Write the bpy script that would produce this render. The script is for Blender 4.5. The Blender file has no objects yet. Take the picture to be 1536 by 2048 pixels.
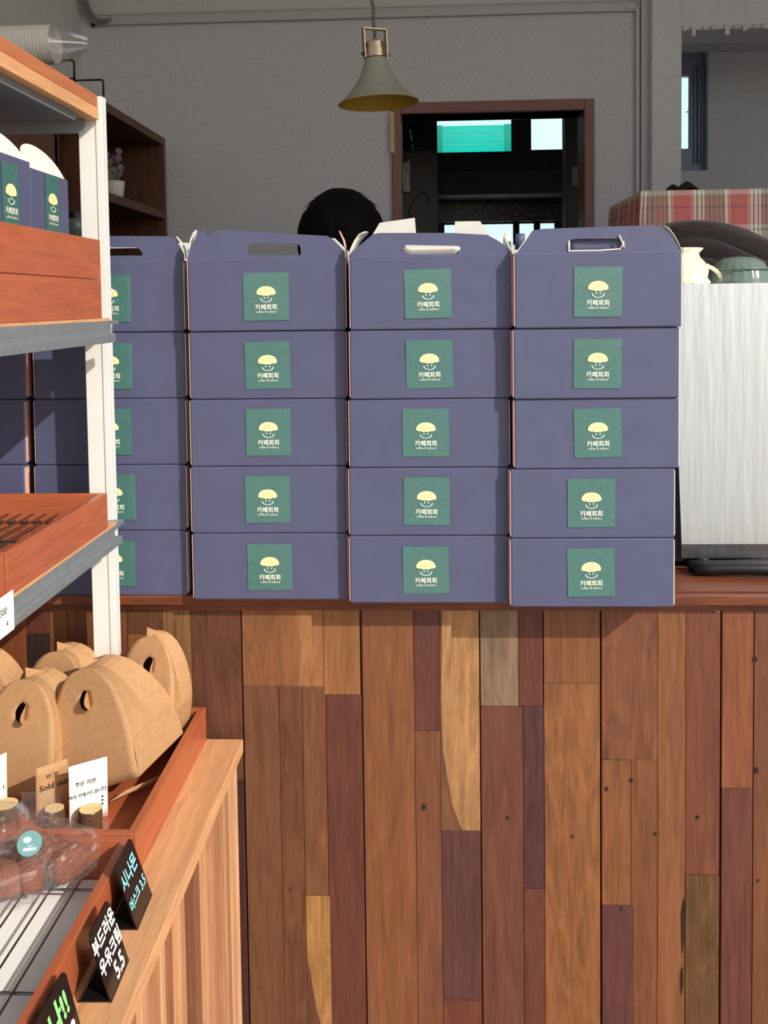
import bpy, bmesh, math, random
from mathutils import Vector, Matrix
from mathutils.geometry import tessellate_polygon
from mathutils.noise import noise as pnoise
random.seed(7)
SC = bpy.context.scene
COL = SC.collection

# ------------------------------------------------------------------ camera
F, YAW, PITCH, ROLL, CX, CY, H = 1950.0, 0.0470, 0.0532, 0.01334, 768.0, 709.0, 1.53
_z = Vector((0, 0, 1))
_f0 = Vector((-math.sin(YAW), math.cos(YAW), 0)); _r0 = Vector((math.cos(YAW), math.sin(YAW), 0))
FW = _f0 * math.cos(PITCH) - _z * math.sin(PITCH)
_u0 = _z * math.cos(PITCH) + _f0 * math.sin(PITCH)
RT = _r0 * math.cos(ROLL) - _u0 * math.sin(ROLL)
UP = _u0 * math.cos(ROLL) + _r0 * math.sin(ROLL)
CAM = Vector((0, 0, H))
cd = bpy.data.cameras.new('camera'); cam = bpy.data.objects.new('camera', cd); COL.objects.link(cam)
m = Matrix((RT, UP, -FW)).transposed().to_4x4(); m.translation = CAM
cam.matrix_world = m
cd.sensor_fit = 'AUTO'; cd.sensor_width = 36.0
cd.lens = 36.0 * F / 2048.0
cd.shift_y = -(1024.0 - CY) / 2048.0
cd.clip_start = 0.02
SC.camera = cam

# ------------------------------------------------------------------ world, sun, exposure
SUN_DIR = Vector((-1.2, 1.0, -1.0)).normalized()      # the way the light travels
wd = bpy.data.worlds.new('sky'); SC.world = wd; wd.use_nodes = True
wn = wd.node_tree.nodes; wn.clear()
sky = wn.new('ShaderNodeTexSky'); sky.sky_type = 'NISHITA'; sky.sun_disc = False
sky.sun_elevation = math.asin(-SUN_DIR.z); sky.sun_rotation = math.atan2(-SUN_DIR.x, -SUN_DIR.y)
sky.air_density = 1.0; sky.dust_density = 1.5
bg = wn.new('ShaderNodeBackground'); bg.inputs[1].default_value = 0.15
wo = wn.new('ShaderNodeOutputWorld')
hs = wn.new('ShaderNodeHueSaturation'); hs.inputs['Saturation'].default_value = 0.55
wd.node_tree.links.new(sky.outputs[0], hs.inputs['Color']); wd.node_tree.links.new(hs.outputs[0], bg.inputs[0]); wd.node_tree.links.new(bg.outputs[0], wo.inputs[0])
sl = bpy.data.lights.new('sun_offscreen', 'SUN'); sl.energy = 3.5; sl.angle = math.radians(0.55); sl.color = (1.0, 0.955, 0.88)
so = bpy.data.objects.new('sun_offscreen', sl); COL.objects.link(so)
so.rotation_euler = SUN_DIR.to_track_quat('-Z', 'Y').to_euler(); so.location = (3, -4, 5)
SC.view_settings.view_transform = 'Standard'; SC.view_settings.look = 'None'
SC.view_settings.gamma = 1.0; SC.view_settings.use_curve_mapping = False
SC.view_settings.exposure = 0.12

# ------------------------------------------------------------------ helpers
def ray(x, y): return FW + RT * ((x - CX) / F) + UP * ((CY - y) / F)
def ay(x, y, Y): d = ray(x, y); return CAM + d * (Y / d.y)
def az(x, y, Z): d = ray(x, y); return CAM + d * ((Z - H) / d.z)
def ax(x, y, X): d = ray(x, y); return CAM + d * (X / d.x)
def lin(c):
    return tuple((v / 255 / 12.92) if v / 255 <= 0.04045 else ((v / 255 + 0.055) / 1.055) ** 2.4 for v in c)
def V(*a): return Vector(a)

class MB:
    """collects shapes and links them as one mesh object"""
    def __init__(s): s.v = []; s.f = []; s.mi = []
    def add(s, vs, fs, mi=0):
        b = len(s.v); s.v += [tuple(p) for p in vs]; s.f += [tuple(i + b for i in f) for f in fs]; s.mi += [mi] * len(fs); return s
    def box(s, a, b, mi=0):
        x0, y0, z0 = a; x1, y1, z1 = b
        x0, x1 = min(x0, x1), max(x0, x1); y0, y1 = min(y0, y1), max(y0, y1); z0, z1 = min(z0, z1), max(z0, z1)
        vs = [(x0, y0, z0), (x1, y0, z0), (x1, y1, z0), (x0, y1, z0), (x0, y0, z1), (x1, y0, z1), (x1, y1, z1), (x0, y1, z1)]
        return s.add(vs, [(0, 3, 2, 1), (4, 5, 6, 7), (0, 1, 5, 4), (1, 2, 6, 5), (2, 3, 7, 6), (3, 0, 4, 7)], mi)
    def plate(s, outer, holes, fn, t0, t1, mi=0):
        """flat outline (2-D loops) with thickness t0..t1, fn(u, v, t) gives the point"""
        loops = [outer] + list(holes); pts = [p for l in loops for p in l]; n = len(pts)
        tr = tessellate_polygon([[V(p[0], p[1], 0) for p in l] for l in loops])
        vs = [fn(p[0], p[1], t0) for p in pts] + [fn(p[0], p[1], t1) for p in pts]
        fs = []
        for a, b, c in tr:
            A, B, C = pts[a], pts[b], pts[c]
            if (B[0] - A[0]) * (C[1] - A[1]) - (B[1] - A[1]) * (C[0] - A[0]) < 0: b, c = c, b
            fs.append((a, b, c)); fs.append((n + a, n + c, n + b))
        o = 0
        for l in loops:
            k = len(l)
            for i in range(k):
                j = (i + 1) % k; fs.append((o + i, o + j, n + o + j, n + o + i))
            o += k
        return s.add(vs, fs, mi)
    def lathe(s, prof, seg=32, c=(0, 0, 0), rad=None, mi=0):
        vs = []; n = len(prof)
        for i in range(seg):
            a = 2 * math.pi * i / seg
            for j, (r, z) in enumerate(prof):
                k = rad(a, z) if rad else 1.0
                vs.append((c[0] + r * k * math.cos(a), c[1] + r * k * math.sin(a), c[2] + z))
        fs = []
        for i in range(seg):
            i2 = (i + 1) % seg
            for j in range(n - 1): fs.append((i * n + j, i2 * n + j, i2 * n + j + 1, i * n + j + 1))
        return s.add(vs, fs, mi)
    def tube(s, path, r, seg=8, mi=0, cap=True):
        path = [Vector(p) for p in path]; vs = []; fs = []; n = len(path)
        rs = r if isinstance(r, (list, tuple)) else [r] * n
        prev = None
        for i, p in enumerate(path):
            t = (path[min(i + 1, n - 1)] - path[max(i - 1, 0)]).normalized()
            if prev is None:
                a = V(0, 0, 1) if abs(t.z) < 0.9 else V(1, 0, 0); nx = t.cross(a).normalized()
            else:
                nx = (prev - t * prev.dot(t)).normalized()
            prev = nx; ny = t.cross(nx)
            for k in range(seg):
                q = 2 * math.pi * k / seg; vs.append(p + (nx * math.cos(q) + ny * math.sin(q)) * rs[i])
        for i in range(n - 1):
            for k in range(seg):
                k2 = (k + 1) % seg; fs.append((i * seg + k, i * seg + k2, (i + 1) * seg + k2, (i + 1) * seg + k))
        if cap:
            fs.append(tuple(range(seg - 1, -1, -1))); fs.append(tuple((n - 1) * seg + k for k in range(seg)))
        return s.add(vs, fs, mi)
    def grid(s, fn, nu, nv, mi=0):
        vs = [fn(i / nu, j / nv) for j in range(nv + 1) for i in range(nu + 1)]
        fs = [(j * (nu + 1) + i, j * (nu + 1) + i + 1, (j + 1) * (nu + 1) + i + 1, (j + 1) * (nu + 1) + i) for j in range(nv) for i in range(nu)]
        return s.add(vs, fs, mi)
    def build(s, name, mat, parent=None, loc=None, smooth=False, bevel=0, fix=False, color=None, solid=0):
        me = bpy.data.meshes.new(name); me.from_pydata(s.v, [], s.f)
        mats = mat if isinstance(mat, (list, tuple)) else [mat]
        for q in mats: me.materials.append(q)
        if len(mats) > 1: me.polygons.foreach_set('material_index', s.mi)
        if fix:
            bm = bmesh.new(); bm.from_mesh(me); bmesh.ops.remove_doubles(bm, verts=bm.verts, dist=1e-6)
            bmesh.ops.recalc_face_normals(bm, faces=bm.faces); bm.to_mesh(me); bm.free()
        if smooth: me.polygons.foreach_set('use_smooth', [True] * len(me.polygons))
        me.update()
        o = bpy.data.objects.new(name, me); COL.objects.link(o)
        if parent: o.parent = parent
        if loc is not None: o.location = loc
        if bevel:
            b = o.modifiers.new('bevel', 'BEVEL'); b.width = bevel; b.segments = 2; b.limit_method = 'ANGLE'; b.angle_limit = 0.6
        if solid:
            b = o.modifiers.new('thickness', 'SOLIDIFY'); b.thickness = solid; b.offset = 0
        if color: o.color = (*color, 1)
        return o

def empty(name, loc, rot=(0, 0, 0)):
    o = bpy.data.objects.new(name, None); COL.objects.link(o); o.location = loc; o.rotation_euler = rot
    o.empty_display_size = 0.05; return o
def tag(o, label, cat, group=None):
    o['label'] = label; o['category'] = cat
    if group: o['group'] = group
    return o
def struct(o, label=None):
    o['kind'] = 'structure'
    if label: o['label'] = label
    return o
def copy_tree(o, parent=None):
    c = o.copy(); COL.objects.link(c)
    if parent: c.parent = parent
    for ch in list(o.children): copy_tree(ch, c)
    return c
_tx = {}
def text2d(body, size, bold=0.0, align='CENTER', shear=0.0):
    """lettering as flat 2-D mesh data: (verts, faces)"""
    cu = bpy.data.curves.new('lettering', 'FONT'); cu.body = body; cu.size = size; cu.align_x = align
    cu.offset = bold; cu.shear = shear; cu.resolution_u = 2; cu.fill_mode = 'FRONT'
    o = bpy.data.objects.new('lettering', cu); COL.objects.link(o)
    dg = bpy.context.evaluated_depsgraph_get(); me = bpy.data.meshes.new_from_object(o.evaluated_get(dg))
    vs = [tuple(v.co) for v in me.vertices]; fs = [tuple(p.vertices) for p in me.polygons]
    bpy.data.objects.remove(o); bpy.data.curves.remove(cu); bpy.data.meshes.remove(me)
    return vs, fs
def put_text(mb, body, size, u, v, fn, bold=0.0, t=0.0003, rot=0.0, align='CENTER', mi=0):
    vs, fs = text2d(body, size, bold, align); c, s_ = math.cos(rot), math.sin(rot)
    mb.add([fn(u + x * c - y * s_, v + x * s_ + y * c, t) for x, y, z in vs], fs, mi)

# ------------------------------------------------------------------ materials
def new_mat(name):
    m = bpy.data.materials.new(name); m.use_nodes = True; nt = m.node_tree
    return m, nt, nt.nodes['Principled BSDF']
def N(nt, t, **kw):
    n = nt.nodes.new(t)
    for k, v in kw.items(): setattr(n, k, v)
    return n
def coords(nt, scale, rnd=True, kind='Object'):
    tc = N(nt, 'ShaderNodeTexCoord'); mp = N(nt, 'ShaderNodeMapping'); mp.inputs['Scale'].default_value = scale
    src = tc.outputs[kind]
    if rnd:
        oi = N(nt, 'ShaderNodeObjectInfo'); mu = N(nt, 'ShaderNodeMath', operation='MULTIPLY'); mu.inputs[1].default_value = 37.0
        nt.links.new(oi.outputs['Random'], mu.inputs[0])
        va = N(nt, 'ShaderNodeVectorMath', operation='ADD'); nt.links.new(src, va.inputs[0]); nt.links.new(mu.outputs[0], va.inputs[1]); src = va.outputs[0]
    nt.links.new(src, mp.inputs['Vector']); return mp.outputs[0]
def mat(name, col, rough=0.6, metal=0.0, var=0.0, vscale=6.0, bump=0.0, bscale=60.0, spec=0.5, coat=0.0, sheen=0.0, raw=False):
    m, nt, b = new_mat(name); c = col if raw else lin(col)
    b.inputs['Base Color'].default_value = (*c, 1); b.inputs['Roughness'].default_value = rough
    b.inputs['Metallic'].default_value = metal; b.inputs['Specular IOR Level'].default_value = spec
    b.inputs['Coat Weight'].default_value = coat; b.inputs['Sheen Weight'].default_value = sheen
    if var:
        v = coords(nt, (vscale,) * 3); no = N(nt, 'ShaderNodeTexNoise'); no.inputs['Detail'].default_value = 6
        nt.links.new(v, no.inputs['Vector'])
        mr = N(nt, 'ShaderNodeMapRange'); mr.inputs[1].default_value = .3; mr.inputs[2].default_value = .7
        mr.inputs[3].default_value = 1 - var; mr.inputs[4].default_value = 1 + var; nt.links.new(no.outputs[0], mr.inputs[0])
        mx = N(nt, 'ShaderNodeVectorMath', operation='SCALE'); mx.inputs[0].default_value = c
        nt.links.new(mr.outputs[0], mx.inputs['Scale']); nt.links.new(mx.outputs[0], b.inputs['Base Color'])
    if bump:
        v = coords(nt, (bscale,) * 3); no = N(nt, 'ShaderNodeTexNoise'); no.inputs['Detail'].default_value = 4
        nt.links.new(v, no.inputs['Vector']); bu = N(nt, 'ShaderNodeBump'); bu.inputs['Strength'].default_value = bump; bu.inputs['Distance'].default_value = 0.002
        nt.links.new(no.outputs[0], bu.inputs['Height']); nt.links.new(bu.outputs[0], b.inputs['Normal'])
    return m
def wood(name, axis='Z', col=None, dark=0.55, rough=0.45, fine=70.0, swirl=0.0, bump=0.15, contrast=1.0, spec=0.35, coat=0.0):
    """grain running along an axis; colour from col or from the object's own colour"""
    m, nt, b = new_mat(name)
    sc = {'Z': (fine, fine, 2.2), 'X': (2.2, fine, fine), 'Y': (fine, 2.2, fine)}[axis]
    sc2 = tuple(s * 0.16 if s > 5 else s * 0.5 for s in sc)
    v = coords(nt, sc); v2 = coords(nt, sc2)
    n1 = N(nt, 'ShaderNodeTexNoise'); n1.inputs['Detail'].default_value = 5; n1.inputs['Roughness'].default_value = .65; n1.inputs['Distortion'].default_value = 0.3 + swirl
    n2 = N(nt, 'ShaderNodeTexNoise'); n2.inputs['Detail'].default_value = 5; n2.inputs['Distortion'].default_value = 0.8 + 1.6 * swirl; n2.inputs['Roughness'].default_value = .6
    nt.links.new(v, n1.inputs['Vector']); nt.links.new(v2, n2.inputs['Vector'])
    ad = N(nt, 'ShaderNodeMath', operation='MULTIPLY_ADD'); ad.inputs[1].default_value = .45
    nt.links.new(n1.outputs[0], ad.inputs[0]); m2 = N(nt, 'ShaderNodeMath', operation='MULTIPLY'); m2.inputs[1].default_value = .55
    nt.links.new(n2.outputs[0], m2.inputs[0]); nt.links.new(m2.outputs[0], ad.inputs[2])
    mr = N(nt, 'ShaderNodeMapRange'); mr.inputs[1].default_value = .34; mr.inputs[2].default_value = .66
    mr.inputs[3].default_value = 1 - (1 - dark) * contrast; mr.inputs[4].default_value = 1 + .32 * contrast; nt.links.new(ad.outputs[0], mr.inputs[0])
    sv = N(nt, 'ShaderNodeVectorMath', operation='SCALE')
    if col is None:
        oi = N(nt, 'ShaderNodeObjectInfo'); nt.links.new(oi.outputs['Color'], sv.inputs[0])
    else: sv.inputs[0].default_value = lin(col)
    nt.links.new(mr.outputs[0], sv.inputs['Scale']); nt.links.new(sv.outputs[0], b.inputs['Base Color'])
    b.inputs['Roughness'].default_value = rough; b.inputs['Specular IOR Level'].default_value = spec; b.inputs['Coat Weight'].default_value = coat
    bu = N(nt, 'ShaderNodeBump'); bu.inputs['Strength'].default_value = bump; bu.inputs['Distance'].default_value = .001
    nt.links.new(n1.outputs[0], bu.inputs['Height']); nt.links.new(bu.outputs[0], b.inputs['Normal'])
    return m

M = {}
M['wall'] = mat('grey_wallpaper', (208, 208, 208), .85, var=.10, vscale=55, bump=.5, bscale=260)
M['wall_smooth'] = mat('pale_plaster', (212, 211, 211), .8, var=.05, vscale=9, bump=.2, bscale=150)
M['ceiling'] = mat('ceiling_paint', (236, 235, 232), .85, var=.03)
M['pavement'] = mat('pavement', (176, 172, 165), .9, var=.12, vscale=3)
M['floor'] = mat('shop_floor', (150, 128, 108), .5, var=.12, vscale=4)
M['conduit'] = mat('white_plastic_trunking', (188, 187, 186), .45, var=.03)
M['plank'] = wood('reclaimed_wood', 'Z', None, .5, .45, 66, .3, .12, .78)
M['plank_fig'] = wood('figured_reclaimed_wood', 'Z', None, .40, .5, 36, .9, .2, .8)
M['dark'] = mat('hole_shade', (38, 24, 18), .8)  # shade colour for the nail hole and knot crack plates
M['counter_wood'] = wood('counter_wood', 'X', (120, 66, 42), .45, .4, 60, .3)
M['navy'] = mat('navy_carton', (84, 87, 116), .5, var=.05, vscale=5, spec=.45)
M['white_board'] = mat('white_card', (228, 224, 212), .65, var=.03)
M['pink_edge'] = mat('carton_cut_edge', (226, 178, 166), .7)
M['sticker'] = mat('green_gloss_sticker', (74, 118, 110), .22, var=.08, vscale=30, bump=.12, bscale=40, spec=.7, coat=.5)
M['cream'] = mat('cream_print', (252, 240, 176), .4)
M['cream_dark'] = mat('ochre_print', (196, 160, 84), .4)
M['ink_white'] = mat('white_print', (244, 246, 226), .4)
M['white_metal'] = mat('white_coated_steel', (236, 234, 226), .4, var=.02, vscale=3)
M['grey_metal'] = mat('grey_steel_shelf', (138, 144, 146), .38, .35, var=.08, vscale=14)
M['tray_wood'] = wood('orange_tray_wood', 'Y', (176, 94, 60), .7, .36, 45, .5, .12, .7, coat=.15)
M['tray_wood_x'] = wood('orange_tray_wood_cross', 'X', (176, 94, 60), .7, .36, 45, .5, .12, .7, coat=.15)
M['ply'] = wood('pale_plywood', 'Y', (212, 158, 112), .7, .55, 90, .1, .2, .8)
M['ply_dark'] = wood('red_brown_ply', 'Y', (184, 112, 74), .7, .5, 80, .1, .2, .8)
M['slat'] = wood('slat_wood', 'Z', None, .65, .5, 70, .1, .15, .7)
M['walnut'] = wood('dark_walnut', 'Z', (104, 66, 50), .45, .45, 55, .4)
M['walnut_y'] = wood('dark_walnut_long', 'Y', (104, 66, 50), .5, .45, 55, .4)
M['wire'] = mat('dark_wire', (58, 46, 40), .45, .6)
M['steel_wire'] = mat('steel_wire', (120, 112, 104), .3, .9)
M['kraft'] = mat('kraft_card', (184, 140, 96), .75, var=.07, vscale=22, bump=.1, bscale=120)
M['paper'] = mat('white_paper', (246, 244, 236), .7)
M['ink'] = mat('black_ink', (30, 26, 24), .6)
M['red'] = mat('red_ink', (120, 40, 40), .6)
M['acrylic'] = mat('black_acrylic', (26, 23, 23), .14, spec=.6)
M['chalk_blue'] = mat('blue_marker', (150, 226, 232), .6)
M['chalk_white'] = mat('white_marker', (246, 246, 242), .6)
M['chalk_green'] = mat('green_marker', (150, 226, 140), .6)
M['bark'] = mat('bark', (104, 72, 44), .85, var=.7, vscale=90, bump=1.0, bscale=180)
M['cutwood'] = mat('cut_wood', (226, 196, 136), .7, var=.06, vscale=60)
M['pastry'] = mat('brown_pastry', (150, 82, 54), .8, var=.45, vscale=70, bump=.8, bscale=220)
M['teal'] = mat('teal_sticker', (110, 156, 156), .4)
M['lamp_shade'] = mat('sage_lamp_enamel', (140, 140, 124), .5, var=.03)
M['lamp_in'] = mat('mustard_lamp_lining', (196, 160, 64), .45)
M['brass'] = mat('antique_brass', (168, 148, 116), .3, .9, var=.08, vscale=60)
M['cord'] = mat('twisted_cord', (104, 88, 78), .8)
M['hair'] = mat('black_hair', (13, 11, 11), .75, var=.5, vscale=50, spec=.12)
M['skin'] = mat('skin', (206, 156, 128), .55)
M['shirt'] = mat('dark_shirt', (44, 42, 46), .85)
M['trousers'] = mat('black_trousers', (28, 28, 32), .85)
M['stainless'] = None
M['black'] = mat('black_plastic', (22, 22, 24), .45, var=.2, vscale=8)
M['ceramic'] = mat('cream_ceramic', (238, 232, 200), .2, spec=.6, coat=.4)
M['brown_cloth'] = mat('dark_brown_cloth', (66, 52, 50), .9, var=.12, vscale=20, sheen=.3, bump=.3, bscale=300)
M['black_cloth'] = mat('black_cloth', (16, 18, 19), .95)
M['door_wood'] = wood('door_frame_wood', 'Z', (134, 94, 82), .8, .5, 60, .1, .1, .5)
M['kit_grey'] = mat('kitchen_grey', (98, 92, 88), .6, var=.06, vscale=5)
M['kit_dark'] = mat('kitchen_dark', (40, 44, 50), .7)
M['kit_wall'] = mat('kitchen_wall', (110, 108, 106), .8)
M['kit_blue'] = mat('kitchen_appliance_pale', (206, 214, 216), .5)
M['win_frame'] = mat('blue_grey_window_frame', (132, 142, 162), .4)

def stainless():
    m, nt, b = new_mat('brushed_stainless')
    b.inputs['Metallic'].default_value = 1.0; b.inputs['Base Color'].default_value = (.66, .68, .68, 1)
    v = coords(nt, (60, 60, 1.2)); no = N(nt, 'ShaderNodeTexNoise'); no.inputs['Detail'].default_value = 5; nt.links.new(v, no.inputs['Vector'])
    mr = N(nt, 'ShaderNodeMapRange'); mr.inputs[3].default_value = .36; mr.inputs[4].default_value = .54; nt.links.new(no.outputs[0], mr.inputs[0]); nt.links.new(mr.outputs[0], b.inputs['Roughness'])
    v2 = coords(nt, (14, 14, 1.5)); n2 = N(nt, 'ShaderNodeTexNoise'); nt.links.new(v2, n2.inputs['Vector'])
    bu = N(nt, 'ShaderNodeBump'); bu.inputs['Strength'].default_value = .25; bu.inputs['Distance'].default_value = .004
    nt.links.new(n2.outputs[0], bu.inputs['Height']); nt.links.new(bu.outputs[0], b.inputs['Normal'])
    return m
M['stainless'] = stainless()
def glassy(name, col, rough=.05, trans=1.0, ior=1.45):
    m, nt, b = new_mat(name); b.inputs['Base Color'].default_value = (*lin(col), 1)
    b.inputs['Roughness'].default_value = rough; b.inputs['Transmission Weight'].default_value = trans; b.inputs['IOR'].default_value = ior
    return m
M['green_glass'] = glassy('green_glass', (132, 150, 140), .15, .35)
def film(name='clear_bag_film', op=.13):
    m, nt, b = new_mat(name)
    tr = N(nt, 'ShaderNodeBsdfTransparent'); gl = N(nt, 'ShaderNodeBsdfGlossy'); gl.inputs['Roughness'].default_value = .12
    df = N(nt, 'ShaderNodeBsdfDiffuse'); df.inputs[0].default_value = (.85, .8, .78, 1)
    mx = N(nt, 'ShaderNodeMixShader'); mx.inputs[0].default_value = .28; nt.links.new(gl.outputs[0], mx.inputs[1]); nt.links.new(df.outputs[0], mx.inputs[2])
    m2 = N(nt, 'ShaderNodeMixShader'); m2.inputs[0].default_value = op
    nt.links.new(tr.outputs[0], m2.inputs[1]); nt.links.new(mx.outputs[0], m2.inputs[2]); nt.links.new(m2.outputs[0], nt.nodes['Material Output'].inputs[0])
    return m
M['film'] = film('clear_bag_film', .14); M['film2'] = film('milky_sleeve_film', .30)
def pane_mat(name, col, fac):
    m, nt, b = new_mat(name)
    tr = N(nt, 'ShaderNodeBsdfTransparent'); tr.inputs[0].default_value = (*lin(col), 1)
    tl = N(nt, 'ShaderNodeBsdfTranslucent'); tl.inputs[0].default_value = (*lin(col), 1)
    mx = N(nt, 'ShaderNodeMixShader'); mx.inputs[0].default_value = fac
    nt.links.new(tr.outputs[0], mx.inputs[1]); nt.links.new(tl.outputs[0], mx.inputs[2]); nt.links.new(mx.outputs[0], nt.nodes['Material Output'].inputs[0])
    return m
M['pane'] = pane_mat('frosted_pane', (232, 251, 254), .10)
M['green_sheet'] = pane_mat('green_translucent_sheet', (66, 232, 220), .40)
def mosaic():
    m, nt, b = new_mat('mosaic_tiles'); tc = N(nt, 'ShaderNodeTexCoord'); mp = N(nt, 'ShaderNodeMapping'); mp.inputs['Rotation'].default_value = (math.pi / 2, 0, 0)
    nt.links.new(tc.outputs['Object'], mp.inputs[0]); br = N(nt, 'ShaderNodeTexBrick'); br.offset = 0.0
    br.inputs['Scale'].default_value = 1.0; br.inputs['Brick Width'].default_value = .022; br.inputs['Row Height'].default_value = .022; br.inputs['Mortar Size'].default_value = .0022
    br.inputs['Color1'].default_value = (*lin((150, 130, 112)), 1); br.inputs['Color2'].default_value = (*lin((36, 32, 30)), 1); br.inputs['Mortar'].default_value = (*lin((50, 46, 44)), 1); br.inputs['Bias'].default_value = .1
    nt.links.new(mp.outputs[0], br.inputs['Vector']); nt.links.new(br.outputs[0], b.inputs['Base Color']); b.inputs['Roughness'].default_value = .3
    return m
M['mosaic'] = mosaic()
def plaid():
    m, nt, b = new_mat('plaid_cloth'); tc = N(nt, 'ShaderNodeTexCoord'); sp = N(nt, 'ShaderNodeSeparateXYZ'); nt.links.new(tc.outputs['UV'], sp.inputs[0])
    def ramp(out, stops, per):
        mu = N(nt, 'ShaderNodeMath', operation='MULTIPLY'); mu.inputs[1].default_value = 1 / per; nt.links.new(out, mu.inputs[0])
        fr = N(nt, 'ShaderNodeMath', operation='FRACT'); nt.links.new(mu.outputs[0], fr.inputs[0])
        r = N(nt, 'ShaderNodeValToRGB'); r.color_ramp.interpolation = 'CONSTANT'
        for i, (p, c) in enumerate(stops):
            e = r.color_ramp.elements[i] if i < 2 else r.color_ramp.elements.new(p)
            e.position = p; e.color = (*lin(c), 1)
        nt.links.new(fr.outputs[0], r.inputs[0]); return r.outputs[0]
    RD, GR, CR, DK, OR = (216, 120, 114), (172, 158, 146), (250, 240, 222), (92, 70, 62), (172, 134, 102)
    st = [(0, CR), (.035, DK), (.05, CR), (.09, DK), (.105, GR), (.17, DK), (.185, GR), (.23, OR), (.30, GR), (.34, DK), (.355, GR), (.42, DK), (.44, CR), (.50, RD), (.52, CR), (.535, RD), (.86, CR), (.875, RD), (.90, CR), (.95, DK), (.97, CR)]
    a = ramp(sp.outputs[0], st, .127); bb = ramp(sp.outputs[1], [(0, CR), (.12, DK), (.15, CR), (.25, RD), (.62, DK), (.66, RD), (.80, OR), (.9, CR)], .105)
    mx = N(nt, 'ShaderNodeMixRGB'); mx.inputs[0].default_value = .32; nt.links.new(a, mx.inputs[1]); nt.links.new(bb, mx.inputs[2])
    nt.links.new(mx.outputs[0], b.inputs['Base Color']); b.inputs['Roughness'].default_value = .9
    return m
M['plaid'] = plaid()

# ------------------------------------------------------------------ room
XL, XR, YB, ZC, YF = -1.13, 2.60, 3.20, 2.95, 0.55
dl, dr = ay(785, 330, YB).x, ay(1187, 330, YB).x; dtop = ay(990, 203, YB).z
fw_ = .046
dil, dir_, ditop = dl + fw_ * .65, dr - fw_ * .68, dtop - .036
CT = 1.042
def idn(u, v, t): return (u, t, v)
struct(MB().box((-14, -16, -.10), (14, 14, -.02)).build('ground', M['pavement']), 'pale paved ground outside the shop')
struct(MB().box((XL - .1, YF, -.02), (XR + .1, 5.3, 0)).build('floor', M['floor']), 'brown shop floor')
struct(MB().box((XL - .12, YF, 0), (XL, 3.32, ZC)).build('wall_left', M['wall_smooth']), 'smooth grey side wall')
struct(MB().box((XR, YF, 0), (XR + .12, 3.82, ZC)).build('wall_right', M['wall_smooth']), 'pale side wall')
pX0, pX1 = ay(1303, 200, 3.14).x, ay(1364, 200, 3.14).x
wb = MB().plate([(XL, 0), (dil, 0), (dil, ditop), (dir_, ditop), (dir_, 0), (pX0 + .02, 0), (pX0 + .02, ZC), (XL, ZC)], [], lambda u, v, t: (u, YB + t, v), 0, .12)
struct(wb.build('wall_back', M['wall'], fix=True), 'grey textured wallpaper wall behind the counter')
struct(MB().box((pX0, 3.14, 0), (pX1, 3.62, ZC)).build('wall_pillar', M['wall_smooth'], bevel=.006), 'smooth pale pillar beside the doorway')
# recess wall on the right with a narrow window
wy = 3.72
w0 = ay(1300, 100, wy).x; w1 = ay(1416, 200, wy).x; wz1 = ay(1400, 98, wy).z; wz0 = ay(1400, 341, wy).z
rw = MB().plate([(pX0 + .1, 0), (XR, 0), (XR, ZC), (pX0 + .1, ZC)], [[(w0, wz0), (w0, wz1), (w1, wz1), (w1, wz0)]], lambda u, v, t: (u, wy + t, v), 0, .14)
struct(rw.build('wall_recess', M['wall_smooth'], fix=True), 'plain grey wall beyond the pillar')
we = empty('window_1', (w1 - .15, wy + .05, wz0)); struct(we, 'blue grey window frame beside the pillar')
pz1, pz0, px1 = ay(1378, 146, wy).z, ay(1378, 293, wy).z, ay(1379, 220, wy + .06).x
o = we.location
def rel(mb_pts): return mb_pts
fr = MB().plate([(w0 - o.x, 0), (w1 - o.x, 0), (w1 - o.x, wz1 - wz0), (w0 - o.x, wz1 - wz0)], [[(w0 - o.x + .01, pz0 - wz0), (w0 - o.x + .01, pz1 - wz0), (px1 - o.x, pz1 - wz0), (px1 - o.x, pz0 - wz0)]], idn, 0, .03)
for k in range(3):
    xx = px1 - o.x + .012 + k * .014
    fr.box((xx, -.012 - .006 * (k % 2), .03), (xx + .006, .002, wz1 - wz0 - .05))
fr.build('window_frame', M['win_frame'], we, bevel=.002, fix=True)
MB().box((w0 - o.x + .01, .012, pz0 - wz0), (px1 - o.x, .016, pz1 - wz0)).build('pane', M['pane'], we)
MB().box((px1 - o.x - .012, -.004, (pz0 + pz1) / 2 - wz0), (px1 - o.x + .002, .006, (pz0 + pz1) / 2 - wz0 + .004)).build('latch', M['win_frame'], we)
# ceiling beam on the right with peeling paper below
bz = ay(1450, 58, 3.16).z
bm_ = empty('trim_1', ((pX1 + XR) / 2, 3.25, bz)); struct(bm_, 'ceiling beam with peeling paper edge')
o = bm_.location
MB().box((pX1 - .004 - o.x, -.09, 0), (XR - o.x, .08, ZC - bz)).build('beam', M['wall_smooth'], bm_)
for k in range(12):
    x0 = pX1 - o.x + .005 + k * .031 + random.uniform(-.006, .006); l = random.choice([.004, .006, .010, .022, .005])
    MB().grid(lambda a, b_: (x0 + a * random.uniform(.010, .016), -.093 - .012 * math.sin(b_ * 2.4), .012 - b_ * (l + .012)), 2, 6).build('peeling_strip', M['wall_smooth'], bm_, solid=.0008)
dz0 = ay(1450, 96, 3.66).z
struct(MB().box((pX1, 3.60, dz0), (XR, 3.72, bz + .12)).build('trim_2', M['wall_smooth']), 'grey lintel under the ceiling beam')
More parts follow.
